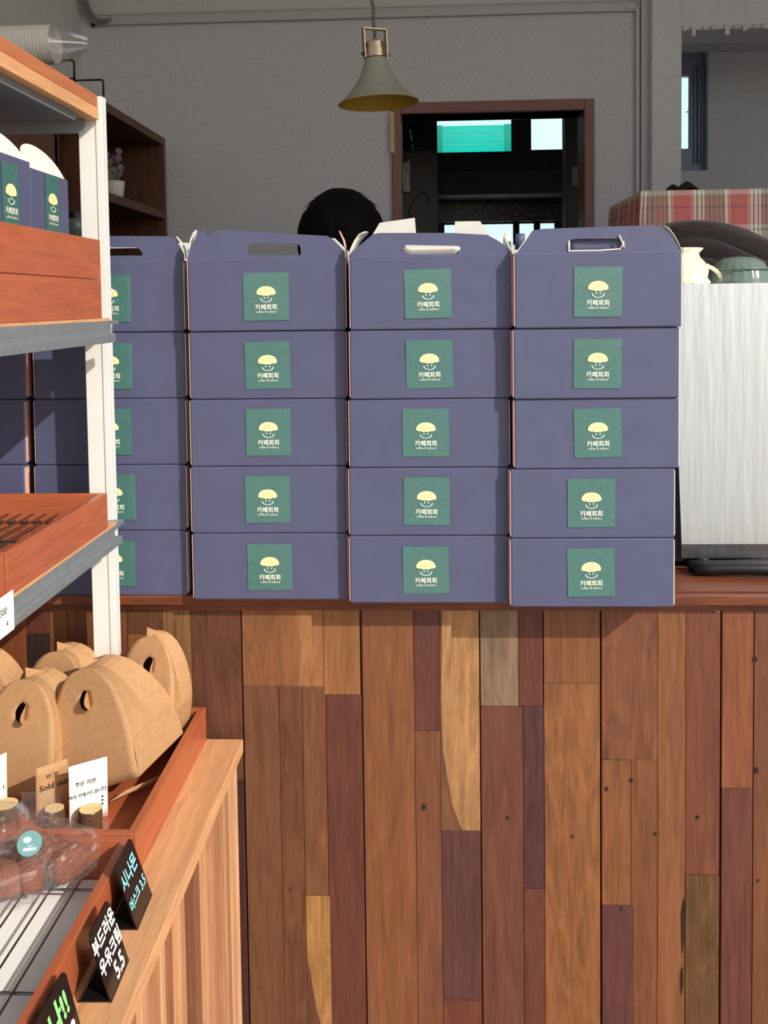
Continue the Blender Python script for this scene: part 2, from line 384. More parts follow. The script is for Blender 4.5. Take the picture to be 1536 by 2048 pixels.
tag(MB().tube([ay(1436 + k * 14, 62 + 12 * math.sin(k / 8 * 1.5), 3.40) for k in range(9)], .007).build('power_cable', M['black']), 'black cable sagging below the ceiling beam', 'cable')
struct(MB().box((XL - .12, YF, ZC), (XR + .12, 3.8, ZC + .12)).build('ceiling', M['ceiling']), 'pale shop ceiling')
# wire trunking along the wall
t0, t1 = ay(196, 44, YB), ay(1272, 18, YB)
tr = empty('wire_trunking', (0, YB, t0.z))
tag(tr, 'white plastic cable trunking running along the grey wall', 'trunking')
tz = (t0.z + t1.z) / 2
MB().box((t0.x, -.016, tz - .012 - t0.z), (t1.x, 0, tz + .012 - t0.z)).build('duct', M['conduit'], tr, bevel=.002)
MB().box((t0.x, -.006, tz + .022 - t0.z), (t1.x, 0, tz + .028 - t0.z)).build('upper_bead', M['conduit'], tr)
MB().box((t1.x - .034, -.020, tz - .006 - t0.z), (t1.x - .004, -.014, tz + .008 - t0.z)).build('end_cover', M['conduit'], tr, bevel=.001)
vt = ay(1273, 90, YB)
MB().box((t1.x - .004, -.018, -.6), (t1.x + .008, 0, .0)).build('down_duct', M['conduit'], tr, bevel=.002)
MB().box((t1.x + .012, -.022, -1.6), (t1.x + .050, 0, .6)).build('corner_strip', M['wall'], tr, bevel=.003)
MB().tube([(t1.x + .006, -.010, .02 - k * .05 if k else .02) for k in range(28)], .004, 6).build('wall_cable', M['conduit'], tr)
cb = empty('cable_bundle', ay(178, 25, YB - .03)); tag(cb, 'grey cables curling down into the wall trunking corner', 'cable')
b0 = cb.location
for k in range(3):
    pts = [ay(x + k * 7, y, YB - .03 - k * .008) - b0 for x, y in ((150, -30), (158, 0), (166, 22), (178, 38), (192, 46 - k * 2), (208, 44 - k * 3))]
    MB().tube(pts, .006, 8).build('cable', mat('cable_grey%d' % k, (150 - k * 14, 150 - k * 14, 150 - k * 14), .5), cb, smooth=True)
MB().box(ay(186, 50, YB - .01) - b0 - V(.005, .005, .006), ay(186, 50, YB - .01) - b0 + V(.005, .005, .006)).build('cable_clip', M['black'], cb)
# doorway
de = empty('door_1', ((dl + dr) / 2, YB, 0)); struct(de, 'brown wooden door frame of the kitchen doorway')
o = de.location
MB().box((dl - o.x, -.018, 0), (dil - o.x, .13, dtop)).build('jamb', M['door_wood'], de, bevel=.003)
MB().box((dir_ - o.x, -.018, 0), (dr - o.x, .13, dtop)).build('jamb', M['door_wood'], de, bevel=.003)
MB().box((dil - o.x, -.018, ditop), (dir_ - o.x, .13, dtop)).build('head', M['door_wood'], de, bevel=.003)
MB().box((dl - o.x - .006, -.014, dtop - .16), (dl - o.x + .008, -.019, dtop - .03)).build('tape', mat('masking_tape', (206, 176, 128), .7), de)

# ------------------------------------------------------------------ kitchen behind the doorway
KY = 4.9
def kx(x, y, Y=KY): return ay(x, y, Y)
kA0, kA1 = kx(869, 224), kx(1029, 306); kB0, kB1 = kx(1058, 222), kx(1185, 301)
kC0, kC1 = kx(884, 444), kx(1116, 520)
def rect(a, b): return [(a.x, a.z), (a.x, b.z), (b.x, b.z), (b.x, a.z)]
kw = MB().plate([(-.6, 0), (.86, 0), (.86, ZC), (-.6, ZC)], [rect(kA0, kA1), rect(kB0, kB1), rect(kC0, kC1)], lambda u, v, t: (u, KY + t, v), 0, .10)
struct(kw.build('wall_kitchen_back', M['kit_wall'], fix=True), 'dark kitchen wall seen through the doorway')
struct(MB().box((-.7, 3.32, 0), (-.6, KY + .1, ZC)).build('wall_kitchen_left', M['kit_wall']))
struct(MB().box((.86, 3.86, 0), (.92, KY + .1, ZC)).build('wall_kitchen_right', M['kit_wall']))
struct(MB().box((-.7, 3.32, ZC), (.92, KY + .1, ZC + .1)).build('ceiling_kitchen', M['kit_wall']))
for i, (a, b) in enumerate(((kA0, kA1), (kB0, kB1), (kC0, kC1))):
    w = empty('window_%d' % (i + 2), ((a.x + b.x) / 2, KY + .03, b.z))
    struct(w, ('bright kitchen window with a green sheet outside', 'bright kitchen window beside the dark mullion', 'low bright window above the kitchen worktop')[i])
    hw = (b.x - a.x) / 2; hh = a.z - b.z
    MB().plate([(-hw, 0), (hw, 0), (hw, hh), (-hw, hh)], [[(-hw + .012, .012), (-hw + .012, hh - .012), (hw - .012, hh - .012), (hw - .012, .012)]], idn, -.01, .02).build('window_frame', M['kit_dark'], w, fix=True)
    if i == 2:
        for q in (.28, .62, .80): MB().box((-hw + 2 * hw * q, -.01, 0), (-hw + 2 * hw * q + .03, .02, hh)).build('mullion', M['kit_blue' if q < .5 else 'kit_dark'], w)
    MB().box((-hw + .012, .004, .012), (hw - .012, .008, hh - .012)).build('pane', M['pane'], w)
struct(MB().box((-6, 8.0, -.02), (8, 8.3, 7)).build('wall_bright_backdrop', mat('backdrop_white', (248, 250, 250), .9)), 'added white backdrop wall brightening the kitchen windows')  # added white wall, put outside so the kitchen windows look bright
gs = empty('green_sheet_blind', (kA0.x / 2 + kA1.x / 2, KY + .16, kA1.z - .02)); tag(gs, 'translucent green sheet hanging outside the kitchen window', 'blind')
hw = (kA1.x - kA0.x) / 2; zz = kx(900, 240).z - kA1.z + .02
for k in range(4):
    MB().grid(lambda a, b_: (-hw * .99 + a * hw * 1.98, .012 * math.sin(b_ * math.pi), zz * (k + b_ * .96) / 4), 2, 6).build('slat', M['green_sheet'], gs, smooth=True, solid=.002)
for s in (-1, 1):
    MB().box((s * hw * .80, -.02, 0), (s * hw * .99, -.014, zz)).build('end_band', M['green_sheet'], gs)
sh = tag(MB().box((kx(870, 345).x, KY - .34, kx(900, 392, KY - .3).z), (.84, KY - .02, kx(900, 345, KY - .34).z)).build('range_hood', M['kit_grey'], bevel=.004), 'long grey hood board above the mosaic tiles', 'range hood')
mz1, mz0 = kx(1000, 391, KY - .03).z, kx(1000, 443, KY - .03).z
tag(MB().box((-.4, -.010, 0), (.48, .012, mz1 - mz0)).build('mosaic_backsplash', M['mosaic'], loc=(kx(1000, 400, KY).x, KY - .015, mz0)), 'dark brown mosaic tile strip below the kitchen hood', 'backsplash')
cz = kx(840, 300, 4.0).z; c0, c1 = kx(790, 380, 4.0).x, kx(876, 380, 4.0).x
kc = empty('tall_cabinet', ((c0 + c1) / 2, 4.0, 0)); tag(kc, 'tall dark grey cabinet just inside the kitchen doorway', 'cabinet'); hw = (c1 - c0) / 2
MB().box((-hw - .15, 0, 0), (hw, .5, cz)).build('body', M['kit_grey'], kc, bevel=.004)
MB().box((-hw - .14, -.012, .1), (hw - .008, 0, cz - .01)).build('door', M['kit_grey'], kc, bevel=.003)
MB().tube([(hw * .2 + .03 * math.cos(t) * (1.6 if t > 2 else 1), -.014, cz - .22 + .05 * math.sin(t * 1.3)) for t in [i * .35 for i in range(12)]], .0022, 6).build('scribble', M['kit_dark'], kc)
tag(MB().grid(lambda a, b_: kx(803 + a * 17 + 5 * b_ * (1 - a), 328 + b_ * 56 - a * 6 * (1 - b_), 3.97) + V(0, .01 * pnoise(V(a * 4, b_ * 5, 0)) - .012, 0), 5, 9).build('plastic_sleeve', M['white_board'], solid=.001), 'crumpled pale plastic sleeve taped to the grey cabinet', 'sleeve')
fc = kx(812, 262, 4.2); fe = empty('wall_fan', fc); tag(fe, 'black wall fan in the dark kitchen corner', 'fan')
fr_ = kx(842, 262, 4.2).x - fc.x
MB().tube([(fr_ * math.cos(t), -.05, fr_ * math.sin(t)) for t in [i * math.pi / 16 for i in range(33)]], .006, 6).build('guard_ring', M['black'], fe)
for k in range(8):
    t = k * math.pi / 4; MB().tube([(0, -.055, 0), (fr_ * math.cos(t), -.05, fr_ * math.sin(t))], .002, 5).build('guard_wire', M['steel_wire'], fe)
for k in range(3):
    t = k * 2.094
    MB().grid(lambda a, b_: ((.02 + a * (fr_ - .035)) * math.cos(t + b_ * .8), -.02 + .02 * b_, (.02 + a * (fr_ - .035)) * math.sin(t + b_ * .8)), 4, 4).build('blade', M['black'], fe, solid=.002)
MB().tube([(0, -.06, 0), (0, .1, 0)], .02, 12).build('motor', M['black'], fe)
MB().box((-.02, .1, -.02), (.02, KY - fc.y, .02)).build('arm', M['black'], fe)
sd0, sd1 = kx(1131, 300, 3.9), kx(1156, 300, 3.9)
sd = empty('sliding_door', ((sd0.x + sd1.x) / 2, 3.9, 0)); tag(sd, 'grey brown sliding door edge standing open in the kitchen', 'door'); hw = (sd1.x - sd0.x) / 2
zt = kx(1140, 226, 3.9).z
MB().box((-hw, 0, 0), (hw, .10, zt)).build('leaf', mat('door_leaf', (118, 102, 98), .6), sd, bevel=.006)
lz = kx(1147, 354, 3.9).z
MB().box((-hw * .1, -.02, lz - .04), (hw * 1.1, 0, lz + .04)).build('lock', mat('pale_lock', (196, 180, 172), .5, var=.2, vscale=40), sd, bevel=.006)
kt = empty('kitchen_worktop', (.4, KY - .3, 0)); tag(kt, 'pale kitchen worktop below the low bright window', 'worktop')
MB().box((-.30, -.24, .88), (.44, .28, .92)).build('top', M['kit_blue'], kt, bevel=.004); MB().box((-.28, -.20, 0), (.42, .26, .88)).build('body', M['kit_grey'], kt)

# ------------------------------------------------------------------ counter with plank front
LIPY, PLY = 1.600, 1.620
ce = empty('counter', (0.4, 1.85, 0)); tag(ce, 'long counter clad in mixed reclaimed wood planks', 'counter')
o = ce.location
MB().box((-.845 - o.x, PLY + .012 - o.y, 0), (1.9 - o.x, 2.10 - o.y, 1.012)).build('body', M['counter_wood'], ce)
PL = [  # x0, x1 (pixels at y 1500), y0, y1, colour, figured
 (-140, -20, 1217, 9999, (140, 80, 46), 0), (-20, 62, 1217, 9999, (150, 84, 46), 0), (62, 107, 1217, 1268, (112, 60, 42), 0), (62, 107, 1268, 9999, (66, 46, 38), 0),
 (107, 142, 1217, 9999, (156, 96, 52), 0), (142, 196, 1217, 9999, (142, 86, 50), 0), (196, 262, 1217, 9999, (132, 78, 46), 0), (262, 332, 1217, 1268, (120, 74, 44), 1), (262, 332, 1268, 9999, (158, 96, 52), 0),
 (332, 388, 1217, 9999, (150, 104, 62), 1), (388, 487, 1217, 1560, (112, 68, 46), 1), (388, 487, 1560, 9999, (84, 48, 40), 0),
 (650, 723, 1217, 1389, (166, 108, 60), 0), (489, 560, 1372, 9999, (124, 80, 52), 0), (560, 606, 1372, 9999, (122, 76, 48), 1), (606, 653, 1372, 1790, (134, 84, 52), 0), (653, 725, 1389, 9999, (112, 64, 48), 0),
 (727, 830, 1217, 9999, (146, 90, 54), 0), (830, 881, 1217, 1461, (112, 66, 52), 0), (830, 881, 1461, 9999, (136, 82, 54), 0), (881, 960, 1660, 2000, (104, 64, 54), 0), (881, 960, 2000, 9999, (124, 68, 48), 0),
 (962, 1038, 1217, 1412, (152, 118, 86), 1), (1038, 1087, 1217, 1412, (116, 64, 48), 0), (962, 1046, 1412, 9999, (122, 72, 52), 0), (1046, 1088, 1412, 1777, (96, 56, 52), 1), (1046, 1088, 1777, 9999, (118, 68, 48), 0), (1088, 1200, 1217, 1366, (150, 92, 54), 0), (1088, 1200, 1366, 9999, (160, 100, 56), 1),
 (1203, 1315, 1217, 1520, (142, 84, 54), 1), (1315, 1371, 1217, 9999, (152, 94, 56), 0), (1371, 1440, 1217, 1750, (134, 76, 52), 0), (1203, 1262, 1520, 1810, (150, 92, 54), 0), (1203, 1268, 1810, 9999, (106, 62, 52), 0), (1262, 1315, 1520, 9999, (140, 84, 52), 0), (1371, 1440, 1750, 9999, (120, 80, 46), 1),
 (1443, 1506, 1217, 1577, (152, 88, 54), 0), (1443, 1506, 1577, 9999, (118, 68, 52), 0), (1507, 1580, 1217, 9999, (134, 80, 50), 0), (1580, 1660, 1217, 9999, (150, 90, 54), 0), (1660, 1740, 1217, 9999, (126, 74, 50), 0)]
WOODK = (.76, .82, .95)
for x0, x1, y0, y1, c, fig in PL:
    a = ay(x0, 1500, PLY); b = ay(x1, 1500, PLY); xm = (x0 + x1) / 2
    zt = 1.022 if y0 < 1250 else ay(xm, y0, PLY).z; zb = .03 if y1 > 2100 else ay(xm, y1, PLY).z
    if x0 in (262, 1268): pass
    g = .0004; d = random.uniform(0, .0018); cx_, cz_ = (a.x + b.x) / 2, (zt + zb) / 2; hw = (b.x - a.x) / 2 - g; hh = (zt - zb) / 2 - g
    ob = MB().box((-hw, -d, -hh), (hw, .012, hh)).build('plank', M['plank_fig' if fig else 'plank'], ce, (cx_ - o.x, PLY - o.y, cz_ - o.z), bevel=.0005, color=tuple(v * k_ for v, k_ in zip(lin(c), WOODK)))
def wavy(ya, yb, xl, xr, edge, cl_, cr__):
    """two pieces meeting along a wavy joint given in pixels"""
    A = [ay(x, y, PLY) for x, y in edge]; zt = ay(xl, ya, PLY).z if ya > 1250 else 1.022; zb = ay(xl, yb, PLY).z if yb < 2100 else .03; X0 = ay(xl, 1500, PLY).x + .0004; X1 = ay(xr, 1500, PLY).x - .0004
    ev = [(A[0].x, zt - .0004)] + [(p.x, p.z) for p in A[1:-1]] + [(A[-1].x, zb + .0004)]
    for pts, c in ((ev + [(X0, zb + .0004), (X0, zt - .0004)], cl_), ([(X1, zt - .0004), (X1, zb + .0004)] + ev[::-1], cr__)):
        mx_ = sum(p[0] for p in pts) / len(pts); mz_ = sum(p[1] for p in pts) / len(pts)
        MB().plate([(p[0] - mx_, p[1] - mz_) for p in pts], [], lambda u, v, t: (u, t, v), -.001, .012).build('plank', M['plank_fig'], ce, (mx_ - o.x, PLY - o.y, mz_ - o.z), fix=True, color=tuple(v * k_ for v, k_ in zip(lin(c), WOODK)))
wavy(1217, 1660, 881, 960, [(884, 1217), (884, 1300), (880.5 + 2, 1400), (886, 1500), (896, 1560), (905, 1610), (924, 1660)], (132, 84, 54), (194, 138, 84))
wavy(1790, 9999, 606, 655, [(612, 1790), (613, 1850), (615, 1920), (622, 1945), (624, 1965), (634, 2020), (646, 2060), (650, 2200)], (116, 72, 48), (184, 130, 72))
wavy(1217, 1372, 489, 650, [(590, 1217), (596, 1250), (602, 1290), (600, 1330), (599, 1372)], (152, 96, 56), (178, 118, 68))
tr_ = ay(1434, 1218, PLY)
MB().lathe([(0, -.004), (.0052, -.004), (.0052, .001), (0, .001)], 16).build('screw_cap', mat('grey_screw_cap', (150, 136, 124), .5), ce, tr_ + V(0, -.002, 0) - o).rotation_euler = (math.pi / 2, 0, 0)
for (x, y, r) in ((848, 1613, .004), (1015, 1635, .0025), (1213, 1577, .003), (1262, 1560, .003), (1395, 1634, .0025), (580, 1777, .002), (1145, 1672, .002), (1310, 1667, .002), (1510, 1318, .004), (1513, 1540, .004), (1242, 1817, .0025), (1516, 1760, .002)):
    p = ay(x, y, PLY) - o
    MB().plate([(r * random.uniform(.7, 1.2) * math.cos(t), 1.4 * r * random.uniform(.7, 1.2) * math.sin(t)) for t in [i * math.pi / 5 for i in range(10)]], [], lambda u, v, t: (p.x + u, p.y - .0021 + t, p.z + v), 0, .001).build('nail_hole_shade', M['dark'], ce)  # shade inside worn nail holes, laid on the planks as dark plates
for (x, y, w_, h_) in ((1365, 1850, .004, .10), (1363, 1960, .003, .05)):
    p = ay(x, y, PLY) - o; MB().plate([(0, -h_ / 2), (w_, -h_ * .1), (w_ * .6, h_ / 2), (-w_ * .4, h_ * .2)], [], lambda u, v, t: (p.x + u, p.y - .0026 + t, p.z + v), 0, .001).build('knot_crack_shade', M['dark'], ce)  # dark plates painted in for the shade inside the knot cracks
ct = empty('countertop', (0.4, 1.85, 1.012)); tag(ct, 'dark red brown wooden countertop under the navy boxes', 'countertop')
o = ct.location
MB().box((-.845 - o.x, LIPY + .016 - o.y, 0), (1.9 - o.x, 2.12 - o.y, CT - .004 - o.z)).build('top_board', M['counter_wood'], ct)
MB().box((-.845 - o.x, LIPY - o.y, .013), (1.9 - o.x, LIPY + .013 - o.y, CT - o.z)).build('front_lip', M['counter_wood'], ct, bevel=.002)
MB().box((-.845 - o.x, LIPY + .030 - o.y, CT - .006 - o.z), (1.9 - o.x, 2.12 - o.y, CT - o.z)).build('top_veneer', M['counter_wood'], ct, bevel=.001)

# ------------------------------------------------------------------ navy boxes with stickers
BW, BH, BD = .2590, .1112, .165
BT = BH + .0075
def logo_meshes(s=1.0, flip=False):
    """croissant, smile and lettering in a plane, x right, y up, centred, for a sticker 0.075 wide"""
    cr = MB(); up = []; lo = []
    for i in range(13):
        a = math.pi - math.pi * i / 12; up.append((.0158 * math.cos(a) * s, (.0045 + .0125 * math.sin(a) ** .85) * s))
    for i in range(1, 8):
        t = i / 8; lo.append(((.0158 - .0316 * t) * s, (.0045 - .0028 * math.sin(math.pi * t) - .0007 * abs(math.sin(4 * math.pi * t))) * s))
    cr.plate(up + lo, [], lambda u, v, t: (u, t, v), 0, -.0002)
    ln = MB()
    for q in (-.0085, -.003, .003, .0085):
        ln.plate([(q * s, .0028 * s), ((q + .0005) * s, .0028 * s), ((q * .75 + .0005) * s, (.0160 - abs(q) * .55) * s), (q * .75 * s, (.0160 - abs(q) * .55) * s)], [], lambda u, v, t: (u, t - .00021, v), 0, -.0001)
    tx = MB(); n = 12
    arc = [(.0098 * math.cos(math.pi + math.pi * i / n * 1.0) * s, (-.0030 + .0062 * math.sin(math.pi + math.pi * i / n)) * s) for i in range(n + 1)]
    arc2 = [(x * .86, y + .0011 * s - .0002 * s) for x, y in arc[::-1]]
    tx.plate(arc + arc2, [], lambda u, v, t: (u, t, v), 0, -.0002)
    for e in (-.0031, .0031):
        tx.plate([(e * s + .0009 * s * math.cos(t), -.0018 * s + .0017 * s * math.sin(t)) for t in [i * math.pi / 4 for i in range(8)]], [], lambda u, v, t: (u, t, v), 0, -.0002)
    put_text(tx, '카페희희', .0098 * s, 0, -.0205 * s, lambda u, v, t: (u, -t, v), bold=.00022 * s, t=.00025)
    put_text(tx, 'coffee & bakery', .0052 * s, 0, -.0262 * s, lambda u, v, t: (u, -t, v), t=.00025)
    return cr, ln, tx
def make_sticker(parent, loc, rot=(0, 0, 0), w=.0745, h=.0775, curl=0.0):
    st = MB().grid(lambda a, b_: ((a - .5) * w, -.0006 - .00035 * pnoise(V(a * 2.2, b_ * 2.2, 1.7)), (b_ - .5) * h), 6, 6).build('sticker', M['sticker'], parent, loc, smooth=False)
    st.rotation_euler = rot
    cr, ln, tx = logo_meshes()
    for q, (mb_, nm, mt) in enumerate(((cr, 'croissant_print', 'cream'), (ln, 'croissant_lines', 'cream_dark'), (tx, 'lettering', 'ink_white'))):
        mb_.build(nm, M[mt], st, (0, -.00145, 0))
    return st
def make_box(name='gift_box'):
    r = empty(name, (0, 0, 0))
    b = MB().box((-BW / 2 + .0012, 0, 0), (BW / 2 - .0012, BD, BH - .0006)).build('body', M['navy'], r, bevel=.0022)
    make_sticker(r, (-.004, -.0006, BH * .5))
    MB().box((-BW / 2, .0012, .003), (-BW / 2 + .0013, .03, BH - .003)).build('board_edge', M['pink_edge'], r)
    MB().box((BW / 2 - .0013, .0022, .004), (BW / 2, .02, BH - .004)).build('board_edge', M['white_board'], r)
    return r
proto = make_box()
ROWY = [588, 727, 865, 1000, 1136]
CEN = {0: [-99] * 5, 1: [214, 218, 220, 221, 223], 2: [533, 535.5, 536, 537, 540], 3: [861, 860, 858, 857, 858], 4: [1196, 1192.5, 1193, 1185, 1184.5]}
FY = {0: [1.607, 1.607, 1.607, 1.597, 1.60], 1: [1.600, 1.602, 1.601, 1.600, 1.600], 2: [1.574, 1.577, 1.578, 1.578, 1.578], 3: [1.553, 1.556, 1.558, 1.559, 1.560], 4: [1.530, 1.534, 1.538, 1.540, 1.540]}
SX = {2: [-.0005, 0, .001, -.001, 0], 3: [-.004, -.001, -.005, -.003, -.005], 4: [0, .002, .002, -.002, -.002], 1: [.003, .002, 0, .006, .004], 0: [0] * 5}
ROWN = ['top', 'second row', 'middle row', 'fourth row', 'bottom row']
COLN = {0: 'in the stack half hidden behind the white shelf post, shelf side', 1: 'in the stack right behind the white shelf post', 2: 'in the stack next to the white post stack', 3: 'in the stack below the pendant lamp', 4: 'in the stack beside the steel machine'}
first = True; TOPS = {}
for c in range(5):
    for r_ in range(5):
        ob = proto if first else copy_tree(proto); first = False
        xx = ay(CEN[c][r_], ROWY[r_], FY[c][r_]).x
        ob.location = (xx, FY[c][r_], CT + (4 - r_) * BH); ob.rotation_euler = (0, 0, math.radians(random.uniform(-.35, .35)))
        cap = ('open handled' if r_ == 0 and c else 'flat')
        tag(ob, {0: 'dark navy carton, %s of the stack behind the wire rack tray' % ROWN[r_], 1: 'navy croissant-sticker carton, %s, stack behind the white post' % ROWN[r_],
                 2: 'navy croissant-sticker carton, %s, stack second from the white post' % ROWN[r_], 3: 'navy croissant-sticker carton, %s, stack second from the steel machine' % ROWN[r_],
                 4: 'navy croissant-sticker carton, %s, stack nearest the steel machine' % ROWN[r_]}[c], 'box', 'navy cartons stacked on the counter')
        for ch in ob.children:
            if ch.name.startswith('sticker'):
                ch.location.x = SX[c][r_]; ch.location.z = BH * .5 + random.uniform(-.001, .001)
                ch.rotation_euler = (math.radians(random.uniform(-.8, .8)), math.radians(random.uniform(-1.2, 1.2)), 0)
        if r_ == 0:
            TOPS[c] = ob


pink = MB().box((BW / 2 - .0013, .0022, .004), (BW / 2, .02, BH - .004)).build('board_edge', M['pink_edge']); pmesh = pink.data; bpy.data.objects.remove(pink)
for ob in list(bpy.data.objects):
    if ob.name.startswith('gift_box') and (ob.location.x < -.7 or -.4 < ob.location.x < -.2):
        for ch in ob.children:
            if ch.name.startswith('board_edge') and ch.data.vertices[0].co.x > 0: ch.data = pmesh
for ob in TOPS.values():
    for ch in ob.children:
        if not ch.name.startswith('sticker'): ch.scale.z = BT / BH
def flap(parent, name, outer, holes, y, lean, mat_, z0=None, t=.0008, mat2=None):
    """upright flap hinged at the top edge of a box, leaning back by an angle"""
    s_, c_ = math.sin(lean), math.cos(lean); z0 = BT
    return MB().plate(outer, holes, lambda u, v, tt: (u, y + v * s_ + tt * c_, z0 + v * c_ - tt * s_), 0, t).build(name, mat_, parent, fix=True)
def two_side(parent, name, outer, holes, y, lean, front, back):
    f = flap(parent, name, outer, holes, y, lean, front); s_, c_ = math.sin(lean), math.cos(lean)
    MB().plate(outer, holes, lambda u, v, tt: (u, y + v * s_ + tt * c_, BT + v * c_ - tt * s_), .0009, .0013).build('lining', back, f, fix=True)
    return f
def rrect(x0, x1, y0, y1, r, n=4):
    pts = []
    for cx_, cy_, a0 in ((x1 - r, y0 + r, -90), (x1 - r, y1 - r, 0), (x0 + r, y1 - r, 90), (x0 + r, y0 + r, 180)):
        for i in range(n + 1):
            a = math.radians(a0 + 90 * i / n); pts.append((cx_ + r * math.cos(a), cy_ + r * math.sin(a)))
    return pts
hb = BW / 2 - .002
def side_flap(parent, s, z=.042, out=.012, d=.06, m_=None, y0=.002):
    pts = [(0, 0), (d, 0), (d * .96, z * .5), (d * .75, z * .82), (d * .45, z), (d * .22, z * .88), (d * .08, z * .55)]
    return MB().plate(pts, [], lambda u, v, t: (s * (hb + out * (v / z) ** 1.3 + t), y0 + u, BH + v), 0, .0007).build('side_flap', m_ or M['white_board'], parent, fix=True)
# front handle flaps, one shape for each top box as it stands open
PX = 1.575 / F
def fl(c, pts): # pixel outline -> local x, height above the box top
    ob = TOPS[c]; out = []
    for x, y in pts:
        p = ay(x, y, ob.location.y + .006); out.append((p.x - ob.location.x, p.z - ob.location.z - BT if y < 512 else -.003))
    return out
hole2 = fl(2, [(497, 510.5), (602, 510.5), (602, 497), (599, 490), (592, 487), (505, 487), (497, 491), (495, 498)])
two_side(TOPS[2], 'handle_flap', fl(2, [(376, 517), (376, 500), (392, 484), (395, 461), (411, 461), (414, 473), (420, 470), (430, 461), (445, 460), (655, 472), (668, 480), (690, 503), (691, 517)])[::-1], [hole2], .002, .04, M['navy'], M['white_board'])
hole3 = fl(3, [(811, 509), (916, 509), (917, 492), (811, 490)])
two_side(TOPS[3], 'handle_flap', fl(3, [(700, 517), (703, 505), (735, 478), (748, 468), (760, 466), (905, 466), (975, 470), (1000, 484), (1022, 503), (1025, 516)])[::-1], [hole3], .002, .04, M['navy'], M['white_board'])
hole4 = fl(4, [(1137, 502), (1240, 500), (1249, 494), (1248, 482), (1240, 476), (1150, 478), (1137, 481)])
two_side(TOPS[4], 'handle_flap', fl(4, [(1030, 514), (1032, 508), (1064, 462), (1082, 458), (1290, 451), (1318, 451), (1336, 466), (1358, 498), (1362, 506)])[::-1], [hole4], .002, .04, M['navy'], M['white_board'])
hole1 = fl(1, [(130, 511.5), (285, 511.5), (287, 508), (282, 500), (274, 495), (140, 495), (128, 502)])
two_side(TOPS[1], 'handle_flap', fl(1, [(62, 520), (64, 508), (90, 480), (104, 472), (268, 472), (340, 473), (356, 484), (369, 508), (370, 519)])[::-1], [hole1], .002, .04, M['navy'], M['white_board'])
# rear flaps
def rear(c, w0, w1, hgt, hole, m_=None, lean=-.05, notch=None):
    pts = [(w0, 0), (w1, 0), (w1 - .002, hgt * .3), (w1 - .03, hgt)]
    if notch: pts += [(notch[1], hgt * 1.0), (notch[1] - .003, hgt * .45), (notch[0] + .003, hgt * .45), (notch[0], hgt * 1.12)]
    pts += [(w0 + .03, hgt), (w0 + .002, hgt * .3)]
    return flap(TOPS[c], 'rear_flap', pts, [hole] if hole else [], BD - .002, lean, m_ or M['white_board'])
rear(2, -hb, hb, .040, rrect(-.062, .056, .002, .036, .006), M['white_board'])
rear(3, -hb + .01, hb - .01, .064, None, notch=(-.026, .044))
rear(1, -hb, hb, .038, rrect(-.062, .060, .002, .030, .006))
rear(4, -hb, hb, .036, None)
# tabs seen through the handle holes
def tab(c, x0, x1, y0, y1, m_, dy=.02, tilt=.01):
    ob = TOPS[c]; a = ay(x0, y0, ob.location.y + dy) - ob.location; b = ay(x1, y1, ob.location.y + dy) - ob.location
    return MB().grid(lambda u, v: (a.x + (b.x - a.x) * u, dy - .002 - tilt * v + .002 * math.sin(u * 3.1), b.z + (a.z - b.z) * v), 8, 3).build('handle_tab', m_, ob, smooth=True, solid=.0007)
tab(3, 808, 920, 497, 512, M['white_board'], .012, .012)
tab(4, 1140, 1246, 478, 503, M['navy'], .012, 0)
tw = TOPS[4]
rim = [ay(x, y, tw.location.y + .001) - tw.location for x, y in ((1137, 484), (1137, 502), (1200, 501), (1240, 498), (1246, 488), (1238, 470))]
MB().tube(rim, .0014, 6).build('cut_edge', M['white_board'], tw)
def curved_flap(c, pts, d0, d1, m_):
    """strip between two curves: flap seen almost edge-on, given by pixel pairs"""
    ob = TOPS[c]; n = len(pts); vs = []
    for (xa, ya, xb, yb) in pts:
        vs.append(ay(xa, ya, ob.location.y + d0) - ob.location); vs.append(ay(xb, yb, ob.location.y + d1) - ob.location)
    fs = [(2 * i, 2 * i + 1, 2 * i + 3, 2 * i + 2) for i in range(n - 1)]
    return MB().add(vs, fs).build('side_flap', m_, ob, smooth=True, solid=.0008)
curved_flap(2, [(374, 516, 378, 520), (378, 500, 380, 505), (380, 480, 388, 486), (386, 466, 394, 480), (392, 460, 397, 462)], .001, .045, M['white_board'])
curved_flap(3, [(696, 516, 707, 517), (700, 500, 712, 500), (708, 482, 722, 482), (718, 468, 733, 470), (730, 463, 737, 464)], .001, .045, M['white_board'])
curved_flap(4, [(1364, 504, 1355, 498), (1358, 488, 1350, 486), (1350, 472, 1340, 470), (1338, 456, 1328, 460), (1328, 451, 1320, 453)], .001, .045, M['white_board'])
curved_flap(4, [(1027, 514, 1029, 515), (1036, 500, 1038, 502), (1046, 486, 1049, 488), (1058, 468, 1062, 470)], .0, .012, M['white_board'])
curved_flap(3, [(1023, 514, 1025, 514), (1020, 500, 1022, 500), (1012, 480, 1014, 480), (1000, 457, 1001, 457)], .0, .012, M['white_board'])
curved_flap(2, [(692, 516, 695, 518), (691, 500, 694, 502), (686, 480, 690, 481), (678, 462, 680, 462)], .0, .012, M['pink_edge'])
curved_flap(1, [(371, 517, 373, 518), (369, 500, 372, 500), (362, 486, 366, 486), (352, 473, 356, 474)], .0, .012, M['white_board'])
curved_flap(3, [(1006, 500, 1022, 500), (1006, 478, 1022, 478), (1008, 466, 1020, 465)], .12, .12, M['white_board'])
curved_flap(4, [(1030, 500, 1050, 496), (1030, 480, 1050, 480), (1032, 467, 1050, 467)], .13, .13, M['navy'])

